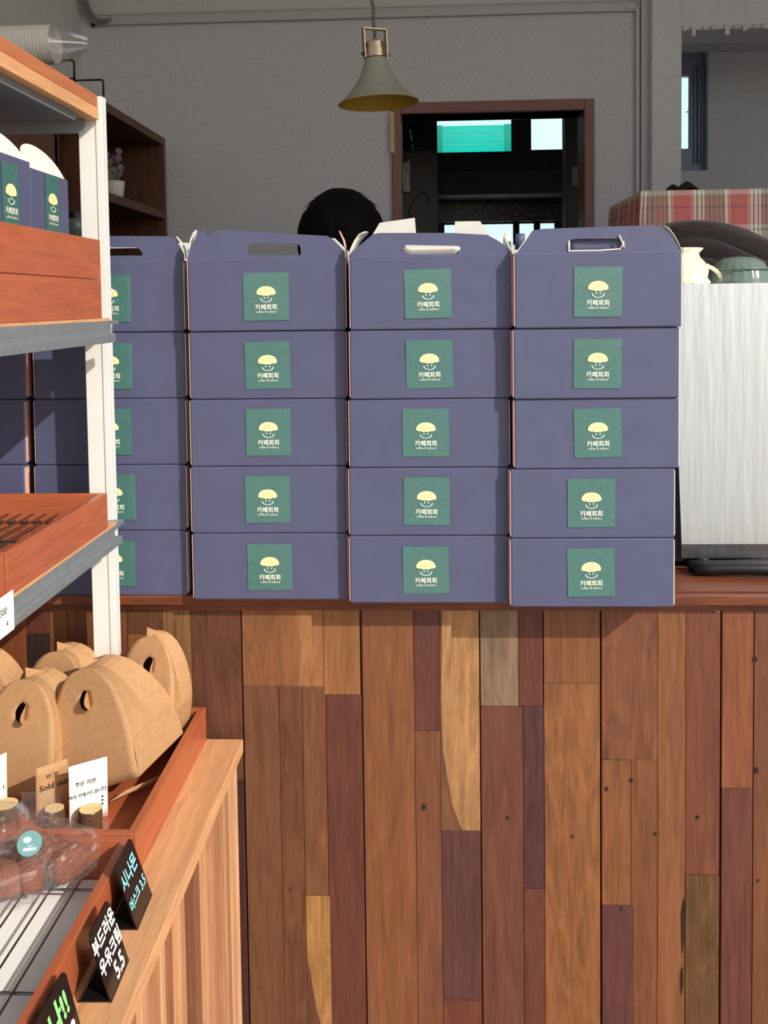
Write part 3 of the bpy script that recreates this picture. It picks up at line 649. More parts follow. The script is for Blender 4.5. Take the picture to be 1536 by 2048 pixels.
# ------------------------------------------------------------------ display shelf on the side
SXF = -.497
su = empty('display_shelf', (-.72, 1.10, 0)); tag(su, 'white post display shelf with grey steel shelves beside the counter', 'shelf')
o = su.location
PYP = 1.535
pxl, pxr = ay(174, 850, PYP).x, ay(223, 850, PYP).x; ptop = ay(200, 192, PYP).z
def post(x0, x1, y, zt, out):
    mb_ = MB().box((x0 - o.x, y - o.y, 0), (x1 - o.x, y + .003 - o.y, zt)).box(((x1 if out else x0) - o.x - .003, y - o.y, 0), ((x1 if out else x0) - o.x, y + .018 - o.y, zt))
    mb_.box((x1 - .012 - o.x, y - .0016 - o.y, 0), (x1 - o.x, y + .001 - o.y, zt - .004))
    return mb_.build('post', M['white_metal'], su, bevel=.0015)
post(pxl, pxr, PYP, ptop, True); post(-1.00, -.955, PYP, ptop, False); post(pxl, pxr, .60, ptop, True); post(-1.00, -.955, .60, ptop, False)
TBX = ay(196, 236, PYP - .01).x
tb0, tb1 = ay(197, 240, PYP - .01).z, ay(195, 190, PYP - .01).z
MB().box((-1.0 - o.x, .62 - o.y, tb0 + .019), (TBX - .001 - o.x, PYP - .006 - o.y, tb1)).build('top_board', M['ply_dark'], su, bevel=.0015)
MB().box((-1.0 - o.x, .62 - o.y, tb0), (TBX - o.x, PYP - .006 - o.y, tb0 + .019)).build('top_board', M['ply'], su, bevel=.0015)
MB().box((-.985 - o.x, .62 - o.y, tb0 - .005), (SXF - .036 - o.x, 1.485 - o.y, tb0)).build('steel_shelf', M['grey_metal'], su)
MB().box((SXF - .036 - o.x, .62 - o.y, tb0 - .012), (SXF - .032 - o.x, 1.46 - o.y, tb0)).build('shelf_rib', M['grey_metal'], su)
MB().box((-.985 - o.x, 1.512 - o.y, tb0 - .022), (pxr - .02 - o.x, 1.516 - o.y, tb0)).build('end_brace', M['grey_metal'], su)
def lip(z_tray, z_bot, x_bot, y_end):
    """steel shelf with a stepped label lip on its open edge"""
    e0 = SXF + .001; zt = z_tray
    MB().box((-.985 - o.x, .62 - o.y, zt - .006), (e0 - o.x, PYP + .002 - o.y, zt)).build('steel_shelf', M['grey_metal'], su)
    MB().box((-.985 - o.x, .62 - o.y, zt), (e0 - .001 - o.x, 1.50 - o.y, zt + .004)).build('shelf_liner', M['ply'], su)
    h = zt - z_bot; prof = [(e0 - .003, zt), (e0, zt), (e0 + .001, zt - h * .52), (x_bot - .001, zt - h * .58), (x_bot, zt - h * .66), (x_bot + .0005, z_bot), (x_bot - .006, z_bot), (x_bot - .006, zt - h * .70), (e0 - .003, zt - h * .62)]
    n = len(prof); vs = [(p[0] - o.x, .62 - o.y, p[1]) for p in prof] + [(p[0] - o.x, (y_end if p[0] > e0 + .0015 else y_end - .008) - o.y, p[1]) for p in prof]
    fs = [(i, (i + 1) % n, n + (i + 1) % n, n + i) for i in range(n)] + [tuple(range(n - 1, -1, -1)), tuple(range(n, 2 * n))]
    MB().add(vs, fs).build('label_lip', M['grey_metal'], su, bevel=.0008, fix=True)
l2 = ay(245, 1085, 1.495); l1 = ay(232, 684, 1.495)
T2 = ay(217, 1056, 1.46).z; T1 = ay(205, 637, 1.46).z
lip(T2 - .004, l2.z, l2.x, 1.495); lip(T1 - .004, l1.z, l1.x, 1.495)

def tray(name, x0, x1, y0, y1, z0, z1, label, t=.010, group=None, floor_m='tray_wood'):
    e = empty(name, ((x0 + x1) / 2, (y0 + y1) / 2, z0)); tag(e, label, 'tray', group); q = e.location
    MB().box((x1 - t - q.x, y0 - q.y, 0), (x1 - q.x, y1 - q.y, z1 - z0)).build('side_wall', M['tray_wood'], e, bevel=.0012)
    MB().box((x0 - q.x, y0 - q.y, 0), (x0 + t - q.x, y1 - q.y, z1 - z0)).build('side_wall', M['tray_wood'], e, bevel=.0012)
    MB().box((x0 + t - q.x, y0 - q.y, 0), (x1 - t - q.x, y0 + t - q.y, z1 - z0)).build('end_wall', M['tray_wood_x'], e, bevel=.0012)
    MB().box((x0 + t - q.x, y1 - t - q.y, 0), (x1 - t - q.x, y1 - q.y, z1 - z0)).build('end_wall', M['tray_wood_x'], e, bevel=.0012)
    MB().box((x0 + t - q.x, y0 + t - q.y, .001), (x1 - t - q.x, y1 - t - q.y, .007)).build('bottom', M[floor_m], e)
    return e
def rack(name, x0, x1, y0, y1, z, label, dx=.017, r=.0014, cross=(.25, .5, .75)):
    e = empty(name, ((x0 + x1) / 2, (y0 + y1) / 2, z)); tag(e, label, 'wire rack'); q = e.location
    n = int((x1 - x0) / dx); wm = MB().tube([(0, y0 - q.y, .0), (0, y1 - q.y, .0)], r, 6)
    base = wm.build('wire', M['steel_wire'], e, (x0 - q.x, 0, .018))
    for i in range(1, n + 1):
        c = base.copy(); COL.objects.link(c); c.parent = e; c.location.x = x0 + (x1 - x0) * i / n - q.x
    for f_ in cross:
        MB().tube([(x0 - q.x, y0 + (y1 - y0) * f_ - q.y, .0155), (x1 - q.x, y0 + (y1 - y0) * f_ - q.y, .0155)], r * 1.2, 6).build('cross_wire', M['steel_wire'], e)
    for sx in (x0, x1):
        for f_ in (cross[0], cross[-1]):
            MB().tube([(sx - q.x, y0 + (y1 - y0) * f_ - q.y, .0155), (sx - q.x, y0 + (y1 - y0) * f_ - q.y, 0)], r * 1.2, 6).build('foot', M['steel_wire'], e)
    return e
T2T = ay(213, 986, 1.46).z
ny = ax(12, 1097, SXF).y
tray('wooden_tray', -.96, SXF, ny, 1.462, T2, T2T, 'orange wooden tray with wire rack on the middle steel shelf')
tray('wooden_tray', -.96, SXF, .66, ny - .006, T2, T2T, 'orange wooden tray in front of the wire rack tray')
rack('wire_rack', -.935, SXF - .03, ny + .016, 1.44, T2 + .008, 'dark wire cooling rack inside the orange shelf tray', .019, .0017, (.2, .5, .86))
T1T = ay(200, 480, 1.462).z; T1M = ay(203, 559, 1.462).z
tray('wooden_tray', -.96, SXF, .72, 1.462, T1, T1M - .0006, 'lower of two stacked orange trays on the upper shelf', t=.012)
tray('wooden_tray', -.96, SXF, .72, 1.462, T1M, T1T, 'upper of two stacked orange trays holding tall navy boxes', t=.012)
# tall navy boxes standing in the upper tray
UX = SXF - .022
def tall_box(y0, y1, zt0, zt1, arch, label):
    e = empty('tall_gift_box', (UX - .06, (y0 + y1) / 2, T1M + .007)); tag(e, label, 'box', 'tall navy boxes in the upper tray'); q = e.location
    zt = (zt0 + zt1) / 2 - q.z; hy = (y1 - y0) / 2
    MB().box((-.06, -hy, 0), (.06, hy, zt)).build('body', M['navy'], e, bevel=.0015)
    n = 14; pts = [(hy * math.cos(math.pi * i / n), arch * math.sin(math.pi * i / n) ** .8) for i in range(n + 1)]
    for xx in (.055, -.055):
        MB().plate(pts, [], lambda u, v, t: (xx - (.02 * v / arch if xx > 0 else -.02 * v / arch) + t, u, zt + v), 0, .0008).build('arched_flap', M['white_board'], e, fix=True)
    return e, zt, hy
for (xa, ya, xb, yb, ar, sx0, sx1, sy, lb) in ((-52, 279, 60, 329, .036, 3, 36, 395, 'tall navy box with arched white flap in the upper tray, near end'), (60, 332, 136, 362, .040, 90, 117, 412, 'tall navy box with arched white flap beside the white post')):
    pa, pb = ax(xa, ya, UX), ax(xb, yb, UX)
    e, zt, hy = tall_box(pa.y, pb.y, pa.z, pb.z, ar, lb)
    pc0, pc1 = ax(sx0, sy, UX), ax(sx1, sy, UX); q = e.location
    st = make_sticker(e, (.0604, (pc0.y + pc1.y) / 2 - q.y, (pc0.z + pc1.z) / 2 - q.z), (0, 0, math.pi / 2), w=(pc1.y - pc0.y), h=.085)
# price paper clipped to the label lip
pa = ax(14, 1215, l2.x + .002)
pp = empty('price_label', (l2.x + .0012, pa.y, l2.z)); tag(pp, 'white paper price label on the lower shelf lip', 'label')
a0, a1 = ax(-30, 1240, l2.x + .002), ax(27, 1205, l2.x + .002); hy = (a1.y - a0.y) / 2; lab_h = .046
MB().box((.0003, -hy + (a0.y + a1.y) / 2 - pa.y, .0), (.001, hy + (a0.y + a1.y) / 2 - pa.y, lab_h)).build('paper', M['paper'], pp)
tt = MB(); cyy = (a0.y + a1.y) / 2 - pa.y
put_text(tt, '2,300', .012, cyy + .004, .024, lambda u, v, t: (.0011 + t, u, v), t=.0002); put_text(tt, '4:', .010, cyy + hy - .018, .009, lambda u, v, t: (.0011 + t, u, v), t=.0002)
tt.build('lettering', M['ink'], pp)

# ------------------------------------------------------------------ low display table with slatted side
TZ = .796; TXR = -.322; TRX = -.384
te = empty('display_table', (-.72, 1.1, 0)); tag(te, 'low display table with slatted side and pale edge strip', 'table'); o = te.location
MB().box((-1.10 - o.x, .45 - o.y, TZ - .03), (TRX - o.x, 1.598 - o.y, TZ)).build('top_board', M['tray_wood'], te)
MB().box((TRX - .006 - o.x, .45 - o.y, TZ - .022), (TXR - o.x, 1.598 - o.y, TZ + .0005)).build('edge_strip', M['ply'], te, bevel=.0015)
MB().box((-1.08 - o.x, .47 - o.y, 0), (TXR - .030 - o.x, 1.590 - o.y, TZ - .03)).build('body', M['tray_wood'], te)
slc = [(180, 128, 92), (150, 100, 70), (196, 146, 106), (122, 78, 56), (170, 118, 84), (206, 156, 118), (140, 92, 66)]
yy = .50; k = 0
while yy < 1.585:
    w_ = random.choice([.016, .022, .028, .020]); w_ = min(w_, 1.592 - yy)
    pr_ = random.choice([0, .003, .006, .009])
    MB().box((-.010, 0, 0), (pr_, w_ - .0012, TZ - .05)).build('slat', M['slat'], te, (TXR - .022 - o.x, yy - o.y, .02), bevel=.001, color=lin(random.choice(slc))); yy += w_
MB().box((TXR - .026 - o.x, 1.590 - o.y, 0), (TXR - .012 - o.x, 1.598 - o.y, TZ - .022)).build('corner_post', M['slat'], te, color=lin((206, 162, 124)))
TT = .854
yA = az(262, 1668, TT).y
tA = tray('wooden_tray', -.86, TRX + .001, yA, 1.592, TZ, TT, 'orange table tray holding the kraft boxes', t=.012)
tB = tray('wooden_tray', -.86, TRX - .002, .66, yA - .004, TZ, TT, 'orange table tray lined with white paper holding bagged pastries', t=.012)
tag(MB().box((-.845, .675, TZ + .0072), (TRX - .017, yA - .018, TZ + .0080)).build('tray_paper', M['paper']), 'white paper sheet lining the pastry tray', 'paper')
rack('wire_rack', -.83, TRX - .024, .69, yA - .026, TZ + .008, 'dark wire rack over white paper in the pastry tray', .029, .0014, (.16, .55, .92))

# kraft gable boxes
def kraft_box(loc, rz, roll, label, w=.128, d=.135, h=.172, tabdir=1):
    e = empty('kraft_box', loc, (0, roll, rz)); tag(e, label, 'box', 'kraft gable boxes in the table tray')
    nb = 9; half = []
    # outline: straight flare up to shoulder, then dome
    sh = h * .34
    half.append((w * .46, 0)); half.append((w * .52, sh))
    for i in range(1, nb + 1):
        a = math.pi / 2 * i / nb; half.append((w * .52 * math.cos(a) ** .82 if i < nb else 0.0, sh + (h - sh) * math.sin(a) ** 1.05))
    outl = half + [(-x, z) for x, z in half[-2::-1]]
    def yoff(z): return d / 2 * (1 - .62 * max(0, (z - sh * .3) / (h - sh * .3)) ** 1.3)
    slit = [(.008, h * .66), (.0085, h * .80), (.003, h * .825), (-.004, h * .80), (-.0085, h * .745), (-.007, h * .69), (-.001, h * .655)]
    for s, nm in ((-1, 'front_panel'), (1, 'back_panel')):
        def fn(u, v, t): return (u, s * (yoff(v) + t), v)
        # grid of triangles through tessellation with inner points for the bend
        loops = outl
        mb_ = MB()
        rows = 16; vs = []; fs = []
        def width(z):
            for i in range(len(half) - 1):
                if half[i][1] <= z <= half[i + 1][1] + 1e-9:
                    t = (z - half[i][1]) / max(1e-9, half[i + 1][1] - half[i][1]); return half[i][0] + (half[i + 1][0] - half[i][0]) * t
            return 0
        zA, zB = slit[-1][1], slit[2][1]; cm = .002
        def bounds(z):
            """left and right edge of the handle hole at a height"""
            xs = []
            for i in range(len(slit)):
                (xa, za), (xb, zb_) = slit[i], slit[(i + 1) % len(slit)]
                if (za - z) * (zb_ - z) < 0: xs.append(xa + (xb - xa) * (z - za) / (zb_ - za))
            return (min(xs), max(xs)) if len(xs) > 1 else (cm, cm)
        zs = [zA * j / 8 for j in range(8)] + [zA + (zB - zA) * j / 8 for j in range(9)] + [zB + (h - zB) * (1 - (1 - j / 8) ** 1.8) for j in range(1, 9)]
        for j, z in enumerate(zs):
            wd_ = max(width(z), .0006); xl, xr = (bounds(z) if s < 0 and 8 < j < 16 else (cm, cm))
            xl, xr = max(xl, -wd_ * .6), min(xr, wd_ * .6)
            for i in range(6): vs.append((-wd_ + (xl + wd_) * i / 5, s * yoff(z), z))
            for i in range(6): vs.append((xr + (wd_ - xr) * i / 5, s * yoff(z), z))
        for j in range(len(zs) - 1):
            for i in list(range(5)) + list(range(6, 11)):
                q = (j * 12 + i, j * 12 + i + 1, (j + 1) * 12 + i + 1, (j + 1) * 12 + i); fs.append(q if s < 0 else q[::-1])
        pn = mb_.add(vs, fs).build(nm, M['kraft'], e, smooth=True, solid=.0012, fix=True)
        if s < 0:
            MB().grid(lambda a, b_: (.008 + .004 * a, -(yoff(h * (.665 + .14 * b_)) + .001 + .018 * a * math.sin(math.pi * (.15 + .7 * b_))), h * (.665 + .14 * b_)), 3, 6).build('handle_tab', M['kraft'], pn, solid=.0012)
        else:
            MB().grid(lambda a, b_: (-.013 + .026 * a, -yoff(h) * .2 + (yoff(h) * 1.1) * a, h * .86 + .034 * b_ * (1 - .5 * a)), 4, 4).build('ridge_tab', M['kraft'], pn, solid=.0012)
    # side gussets, folded in towards the ridge
    for s in (-1, 1):
        vs = []; n = len(half)
        for (x, z) in half:
            y = yoff(z); k_ = max(0, (z - sh) / (h - sh))
            for q in (-1, -.5, 0, .5, 1):
                inw = .022 * k_ * (1 - abs(q)) * (1.4 - k_)
                vs.append((s * max(x - inw, 0), q * y, z - .004 * k_ * (1 - abs(q))))
        fs = []
        for j in range(n - 1):
            for i in range(4):
                q = (j * 5 + i, j * 5 + i + 1, (j + 1) * 5 + i + 1, (j + 1) * 5 + i); fs.append(q if s > 0 else q[::-1])
        MB().add(vs, fs).build('side_gusset', M['kraft'], e, solid=.0012)
    MB().box((-w * .455, -d / 2 + .001, 0), (w * .455, d / 2 - .001, .0015)).build('base', M['kraft'], e)
    return e
KZ = TZ + .0075
pA = az(46, 1606, KZ)
R_d = math.radians
kraft_box((pA.x - .006, pA.y + .072, KZ), R_d(-9), 0, 'kraft gable box with a half-moon handle slot behind the sold-out card', w=.124, d=.14, h=.166)
kraft_box((-.468, 1.440, KZ + .024), R_d(-11), R_d(-22), 'large kraft gable box leaning against the tray side wall', w=.132, d=.145, h=.166)
kraft_box((-.458, 1.536, KZ + .030), R_d(-8), R_d(3), 'kraft gable box pushed back against the planks by the tray side', w=.098, d=.085, h=.166)
kraft_box((-.590, 1.516, KZ + .006), R_d(-10), 0, 'kraft gable box in the back row below the white post', w=.116, d=.12, h=.174)
kraft_box((-.728, 1.50, KZ + .004), R_d(-12), 0, 'kraft gable box in the back row below the grey shelf lip', w=.13, d=.13, h=.176)
kt_ = [az(216, 1605, KZ + .012), az(300, 1568, KZ + .014), az(336, 1544, KZ + .022), az(252, 1580, KZ + .018)]
kt0 = az(275, 1572, KZ)
tag(MB().add([p - kt0 for p in kt_], [(0, 1, 2, 3)]).build('kraft_tag', M['kraft'], loc=kt0, solid=.001), 'loose kraft tag slipped under the leaning box', 'tag')

# stump card holders and cards
def stump(px, py, r, h, label, tilt=.004):
    p = az(px, py, KZ); e = empty('log_stump', p); tag(e, label, 'card holder', 'log slice card holders')
    MB().lathe([(r * 1.02, 0), (r, h * .3), (r * 1.03, h * .7), (r * .98, h)], 28, rad=lambda a, z: 1 + .05 * pnoise(V(math.cos(a) * 3, math.sin(a) * 3, z * 60 + px))).build('bark', M['bark'], e, smooth=True)
    MB().plate([(r * .965 * math.cos(t), r * .965 * math.sin(t)) for t in [i * math.pi / 14 for i in range(28)]], [[(-r * .8, -.0014), (-r * .8, .0014), (r * .8, .0014), (r * .8, -.0014)]], lambda u, v, t: (u, v, h - .012 + t), 0, .0122).build('cut_face', M['cutwood'], e, fix=True)
    return e
def card(pl, pr, z0, hgt, m_, label, name='paper_card', bend=0.0, cut=0.0):
    """upright card standing between two floor points"""
    q = (pl + pr) / 2; e = empty(name, V(q.x, q.y, z0)); tag(e, label, 'card'); d = V(pr.x - pl.x, pr.y - pl.y, 0); L = d.length
    e.rotation_euler = (0, 0, math.atan2(d.y, d.x))
    MB().grid(lambda a, b_: ((a - .5) * L, bend * (4 * (a - .5) ** 2) - .004 * b_, hgt * b_), 8, 6).build('sheet', m_, e, smooth=True, solid=.0006)
    return e, L
st1 = stump(182, 1659, .0155, .030, 'pale-barked log stump holding the white card')
st2 = stump(110, 1655, .0135, .028, 'dark log stump holding the sold-out card')
st3 = stump(12, 1655, .018, .034, 'log stump holding the curled white card')
pl, pr = az(137, 1658, KZ), az(214, 1634, KZ)
e, L = card(pl, pr, KZ, .088, M['paper'], 'white handwritten paper card on a log stump')
e.location.y += .004
t_ = MB(); fnc = lambda u, v, t: (u, -.0006 - t - .004 * v / .088, v)
put_text(t_, '주문 하면', .0075, -.004, .056, fnc, .0001); put_text(t_, '바로 만들어드립니다', .0062, -.001, .040, fnc, .0001)
t_.tube([fnc(.022 + .003 * math.cos(a), .047 + .0025 * math.sin(a), .0002) for a in [math.pi + i * .4 for i in range(8)]], .00035, 4)
for k in range(3):
    hx, hz = L * .36, .032 - k * .0055
    t_.plate([(hx, hz - .002), (hx + .0018, hz), (hx + .0015, hz + .0012), (hx, hz + .0006), (hx - .0015, hz + .0012), (hx - .0018, hz)], [], lambda u, v, t: fnc(u, v, .0003 + t), 0, .0001)
t_.build('handwriting', M['ink'], e)
pl, pr = az(71, 1652, KZ), az(136, 1628, KZ)
e, L = card(pl, pr, KZ, .082, M['kraft'], 'kraft sold-out card on a log stump')
e.location.y += .003
t_ = MB(); fnc = lambda u, v, t: (u, -.0006 - t - .004 * v / .082, v)
put_text(t_, 'ㅠ.ㅠ', .010, 0, .062, fnc, .0001); put_text(t_, 'Sold out', .0125, .002, .046, fnc, .0002)
t_.build('handwriting', M['ink'], e)
pl, pr = az(-36, 1612, KZ), az(20, 1640, KZ)
e, L = card(az(-50, 1648, KZ), az(18, 1626, KZ), KZ + .004, .085, M['paper'], 'curled white paper card at the tray end', bend=.006)
t_ = MB(); put_text(t_, '감사합니다', .0065, .004, .034, lambda u, v, t: (u, .001 - t, v), .0001); put_text(t_, '오늘도', .0065, .010, .052, lambda u, v, t: (u, .001 - t, v), .0001); t_.build('handwriting', M['ink'], e)

# black acrylic price tents
TENT = []
def tent(nf, ff, nt, label, draw, bx=None):
    """nf near foot pixel, ff far foot pixel, nt near top pixel"""
    z0 = TZ + .0008; a = az(*nf, z0); b = az(*ff, z0); top = ay(*nt, a.y); L = b.y - a.y
    e = empty('price_stand', V(a.x, (a.y + b.y) / 2, z0)); tag(e, label, 'price stand', 'black price stands on the table edge')
    e.rotation_euler = (0, 0, math.atan2(b.x - a.x, L) * -1)
    hx, hz = top.x - a.x, top.z - z0; th = .0016
    n = V(hz, 0, -hx).normalized()
    hl = L / 2
    def pn(u, v, t): return (v * hx + n.x * t, u, v * hz + n.z * t)
    r_ = .006; w_ = math.hypot(hx, hz)
    outl = rrect(-hl, hl, 0, 1, .0001)
    outl = [(-hl, 0), (hl, 0), (hl, 1 - r_ / w_), (hl - r_ * .4, 1 - .3 * r_ / w_), (hl - r_, 1), (-hl + r_, 1), (-hl + r_ * .4, 1 - .3 * r_ / w_), (-hl, 1 - r_ / w_)]
    face = MB().plate(outl, [], pn, -th, 0).build('face', M['acrylic'], e, fix=True)
    j = .58; fx = hx * j; bxx = -.036 if bx is None else bx
    MB().add([(fx, -hl, hz * j), (fx, hl, hz * j), (bxx, hl, 0), (bxx, -hl, 0)], [(0, 1, 2, 3)]).build('rear_leg', M['acrylic'], e, solid=.0016)
    MB().box((bxx, -hl, 0), (0, hl, .0015)).build('base', M['acrylic'], e)
    TENT.append((pn, hl, w_)); tx = MB(); draw(tx, lambda u, v, t: pn(u, v / w_, t + .0003), hl, w_)
    return e, tx, face
def d1(tx, fn, hl, w_):
    put_text(tx, '시나몬', .0215, -hl * .12, w_ * .60, fn, .0006, rot=.05); put_text(tx, '러스크', .0140, -hl * .40, w_ * .28, fn, .0005, rot=.05); put_text(tx, '3.5', .0165, hl * .60, w_ * .27, fn, .0005, rot=.05)
e, tx, f_ = tent((274, 1860), (303, 1790), (228, 1735), 'black price stand with blue handwriting', d1); tx.build('handwriting', M['chalk_blue'], f_)
def d2(tx, fn, hl, w_):
    put_text(tx, '부드러운', .0190, -.001, w_ * .68, fn, .0007, rot=.02); put_text(tx, '우유크림', .0190, 0, w_ * .38, fn, .0007, rot=.02); put_text(tx, '5.5', .024, hl * .25, w_ * .08, fn, .0008, rot=.02)
e, tx, f_ = tent((222, 2005), (257, 1921), (176, 1872), 'black price stand with white handwriting', d2); tx.build('handwriting', M['chalk_white'], f_)
def d3(tx, fn, hl, w_):
    put_text(tx, '나!!', .030, hl * .12, w_ * .52, fn, .0012, rot=.05)
e, tx, f_ = tent((112, 2190), (168, 2072), (70, 2045), 'black price stand with green and white handwriting', d3)
tx.build('handwriting', M['chalk_green'], f_)
t3 = MB(); d4 = lambda tx_, fn, hl, w_: put_text(tx_, '3.3', .020, hl * .45, w_ * .18, fn, .0010, rot=.05)
pn3, hl3, w3 = TENT[-1]; d4(t3, lambda u, v, t: pn3(u, v / w3, t + .0003), hl3, w3); t3.build('handwriting', M['chalk_white'], f_)

# bagged pastries
def pastry_bag(c, size, rz, label, n, seed, sticker=None):
    rnd = random.Random(seed); e = empty('pastry_bag', c, (0, 0, rz)); tag(e, label, 'pastry bag', 'bags of brown pastries'); sx, sy, sz = size
    for k in range(n):
        u = (k + .5) / n - .5; bx_ = u * sx * 1.55; by = rnd.uniform(-.10, .10) * sy; hh = sz * rnd.uniform(.66, .82); ang = rnd.uniform(-.5, .5)
        def fn(a, b_):
            th = a * 2 * math.pi; ph = b_ * math.pi
            X = math.copysign(abs(math.cos(th)) ** .5, math.cos(th)) * math.sin(ph) ** .5; Yc = math.copysign(abs(math.sin(th)) ** .5, math.sin(th)) * math.sin(ph) ** .5; Z = math.copysign(abs(math.cos(ph)) ** .6, -math.cos(ph))
            nn = 1 + .16 * pnoise(V(X * 2 + k * 7, Yc * 2, Z * 2 + seed))
            px_, py_ = X * sx / n * .95 * nn, Yc * sy * .62 * nn
            return (bx_ + px_ * math.cos(ang) - py_ * math.sin(ang), by + px_ * math.sin(ang) + py_ * math.cos(ang), hh * (.54 + .5 * Z * nn))
        MB().grid(fn, 20, 10).build('pastry', M['pastry'], e, smooth=True)
    def bag(a, b_):
        th = a * 2 * math.pi; ph = b_ * math.pi
        X = math.copysign(abs(math.cos(th)) ** .55, math.cos(th)) * math.sin(ph) ** .45; Yc = math.copysign(abs(math.sin(th)) ** .55, math.sin(th)) * math.sin(ph) ** .45
        Z = math.copysign(abs(math.cos(ph)) ** .7, -math.cos(ph))
        nn = 1.06 + .22 * abs(pnoise(V(X * 3.4, Yc * 3.4, Z * 3 + seed))) + .08 * pnoise(V(X * 9, Yc * 9, Z * 9))
        return (X * sx * nn, Yc * sy * nn, max(.0006, sz * (.52 + .56 * Z * (nn - .06))))
    MB().grid(bag, 34, 18).build('bag_film', M['film'], e)
    # gathered neck
    MB().grid(lambda a, b_: ((.010 + .016 * b_) * (1 + .4 * math.sin(a * 31)) * math.cos(a * 6.283) - sx * .75 - b_ * .012, (.010 + .018 * b_) * (1 + .3 * math.sin(a * 25)) * math.sin(a * 6.283) + sy * .5, sz * .95 + .026 * b_), 30, 5).build('bag_neck', M['film'], e)
    if sticker:
        p, nrm, r = sticker; q = nrm.to_track_quat('Z', 'Y'); 
        s_ = MB().lathe([(0, .0006), (r, .0005), (r, 0)], 28).build('round_sticker', M['teal'], e, p); s_.rotation_euler = q.to_euler()
        g = MB(); n_ = 10
        g.plate([(.0045 * math.cos(t) * 1.25 - .004, .003 * math.sin(t) + .003) for t in [i * 2 * math.pi / n_ for i in range(n_)]], [], lambda u, v, t: (u, v, .0009 + t), 0, .0002)
        g.tube([(.003 * math.cos(t) - .001, -.0015 + .0028 * math.sin(t), .0011) for t in [math.pi + .3 * i for i in range(11)]], .0004, 4)
        g.plate([(-.006, -.0085), (.0075, -.0085), (.0075, -.0062), (-.006, -.0062)], [], lambda u, v, t: (u, v, .0009 + t), 0, .0002)
        g.build('logo', M['ink_white'], s_)
    return e
bz0 = TZ + .0255
c1 = az(105, 1742, bz0); c2 = az(18, 1782, bz0); c3 = az(-30, 1715, bz0)
tocam = (CAM - c1).normalized()
pastry_bag(c1, (.052, .038, .046), math.radians(-28), 'clear bag of brown pastries with a round teal sticker', 4, 3)
pastry_bag(c2, (.046, .040, .046), math.radians(24), 'clear bag of brown pastries lying nearer on the wire rack', 3, 11)
pastry_bag(c3, (.045, .036, .056), math.radians(12), 'clear bag of brown pastries beside the log stump with the curled card', 3, 17)
sp = ay(59, 1687, c1.y - .045)
ss = empty('round_sticker', sp); 
bpy.data.objects.remove(ss)
bag1 = [q for q in bpy.data.objects if q.name == 'pastry_bag'][0]
s_ = MB().lathe([(0, .0006), (.0145, .0005), (.0145, 0)], 28).build('round_sticker', M['teal'], bag1)
bpy.context.view_layer.update()
nrm = V(.15, -.75, .65).normalized(); mw = Matrix.Translation(sp) @ nrm.to_track_quat('Z', 'Y').to_matrix().to_4x4()
s_.matrix_local = bag1.matrix_world.inverted() @ mw
g = MB(); n_ = 10; fz = lambda u, v, t: (u, v, .0009 + t)
g.plate([(.0050 * math.cos(t) - .003, .0034 * math.sin(t) + .004) for t in [i * 2 * math.pi / n_ for i in range(n_)]], [], fz, 0, .0002)
g.tube([(.0028 * math.cos(t) + .001, -.001 + .0026 * math.sin(t), .0011) for t in [math.pi + .3 * i for i in range(11)]], .0004, 4)
put_text(g, '카페희희', .0042, .001, -.0085, lambda u, v, t: (u, v, .0009 + t), .0003)
g.build('logo', M['ink_white'], s_)

# ------------------------------------------------------------------ walnut wall unit with cups and plant
WX = -.848; WZ = ay(331, 277, 3.15).z; WY0, WYE, WYD, WY1 = 1.79, 2.205, 2.54, 3.15
wu = empty('walnut_shelf_unit', (-.99, 2.7, 0)); tag(wu, 'dark walnut open shelf unit against the side wall', 'shelf unit'); o = wu.location
tk = .024
MB().box((XL - o.x, WY0 - o.y, WZ - tk), (WX - o.x, WY1 - o.y, WZ)).build('top_board', M['walnut_y'], wu, bevel=.001)
for y in (WY0, WYE, WYD - tk / 2, WY1 - tk):
    MB().box((XL - o.x, y - o.y, 0), (WX - o.x, y + tk - o.y, WZ - tk)).build('upright', M['walnut'], wu, bevel=.001)
s1 = ay(333, 424, 3.15).z
for z in (s1, s1 - .36, .5, .1):
    z1_ = z if z != s1 else 1.70
    MB().box((XL - o.x, WYE + tk - o.y, z1_ - tk), (WX - .002 - o.x, WYD - tk / 2 - o.y, z1_)).build('shelf_board', M['walnut_y'], wu, bevel=.001)
    MB().box((XL - o.x, WYD + tk / 2 - o.y, z - tk), (WX - .002 - o.x, WY1 - tk - o.y, z)).build('shelf_board', M['walnut_y'], wu, bevel=.001)
MB().box((WX - .018 - o.x, WY0 + .003 - o.y, .05), (WX - o.x, WYE + .018 - o.y, WZ - tk - .003)).build('door', M['walnut'], wu, bevel=.001)
MB().box((XL - o.x, WY0 - o.y, 0), (XL + .008 - o.x, WY1 - o.y, WZ - tk)).build('back_board', M['walnut'], wu)
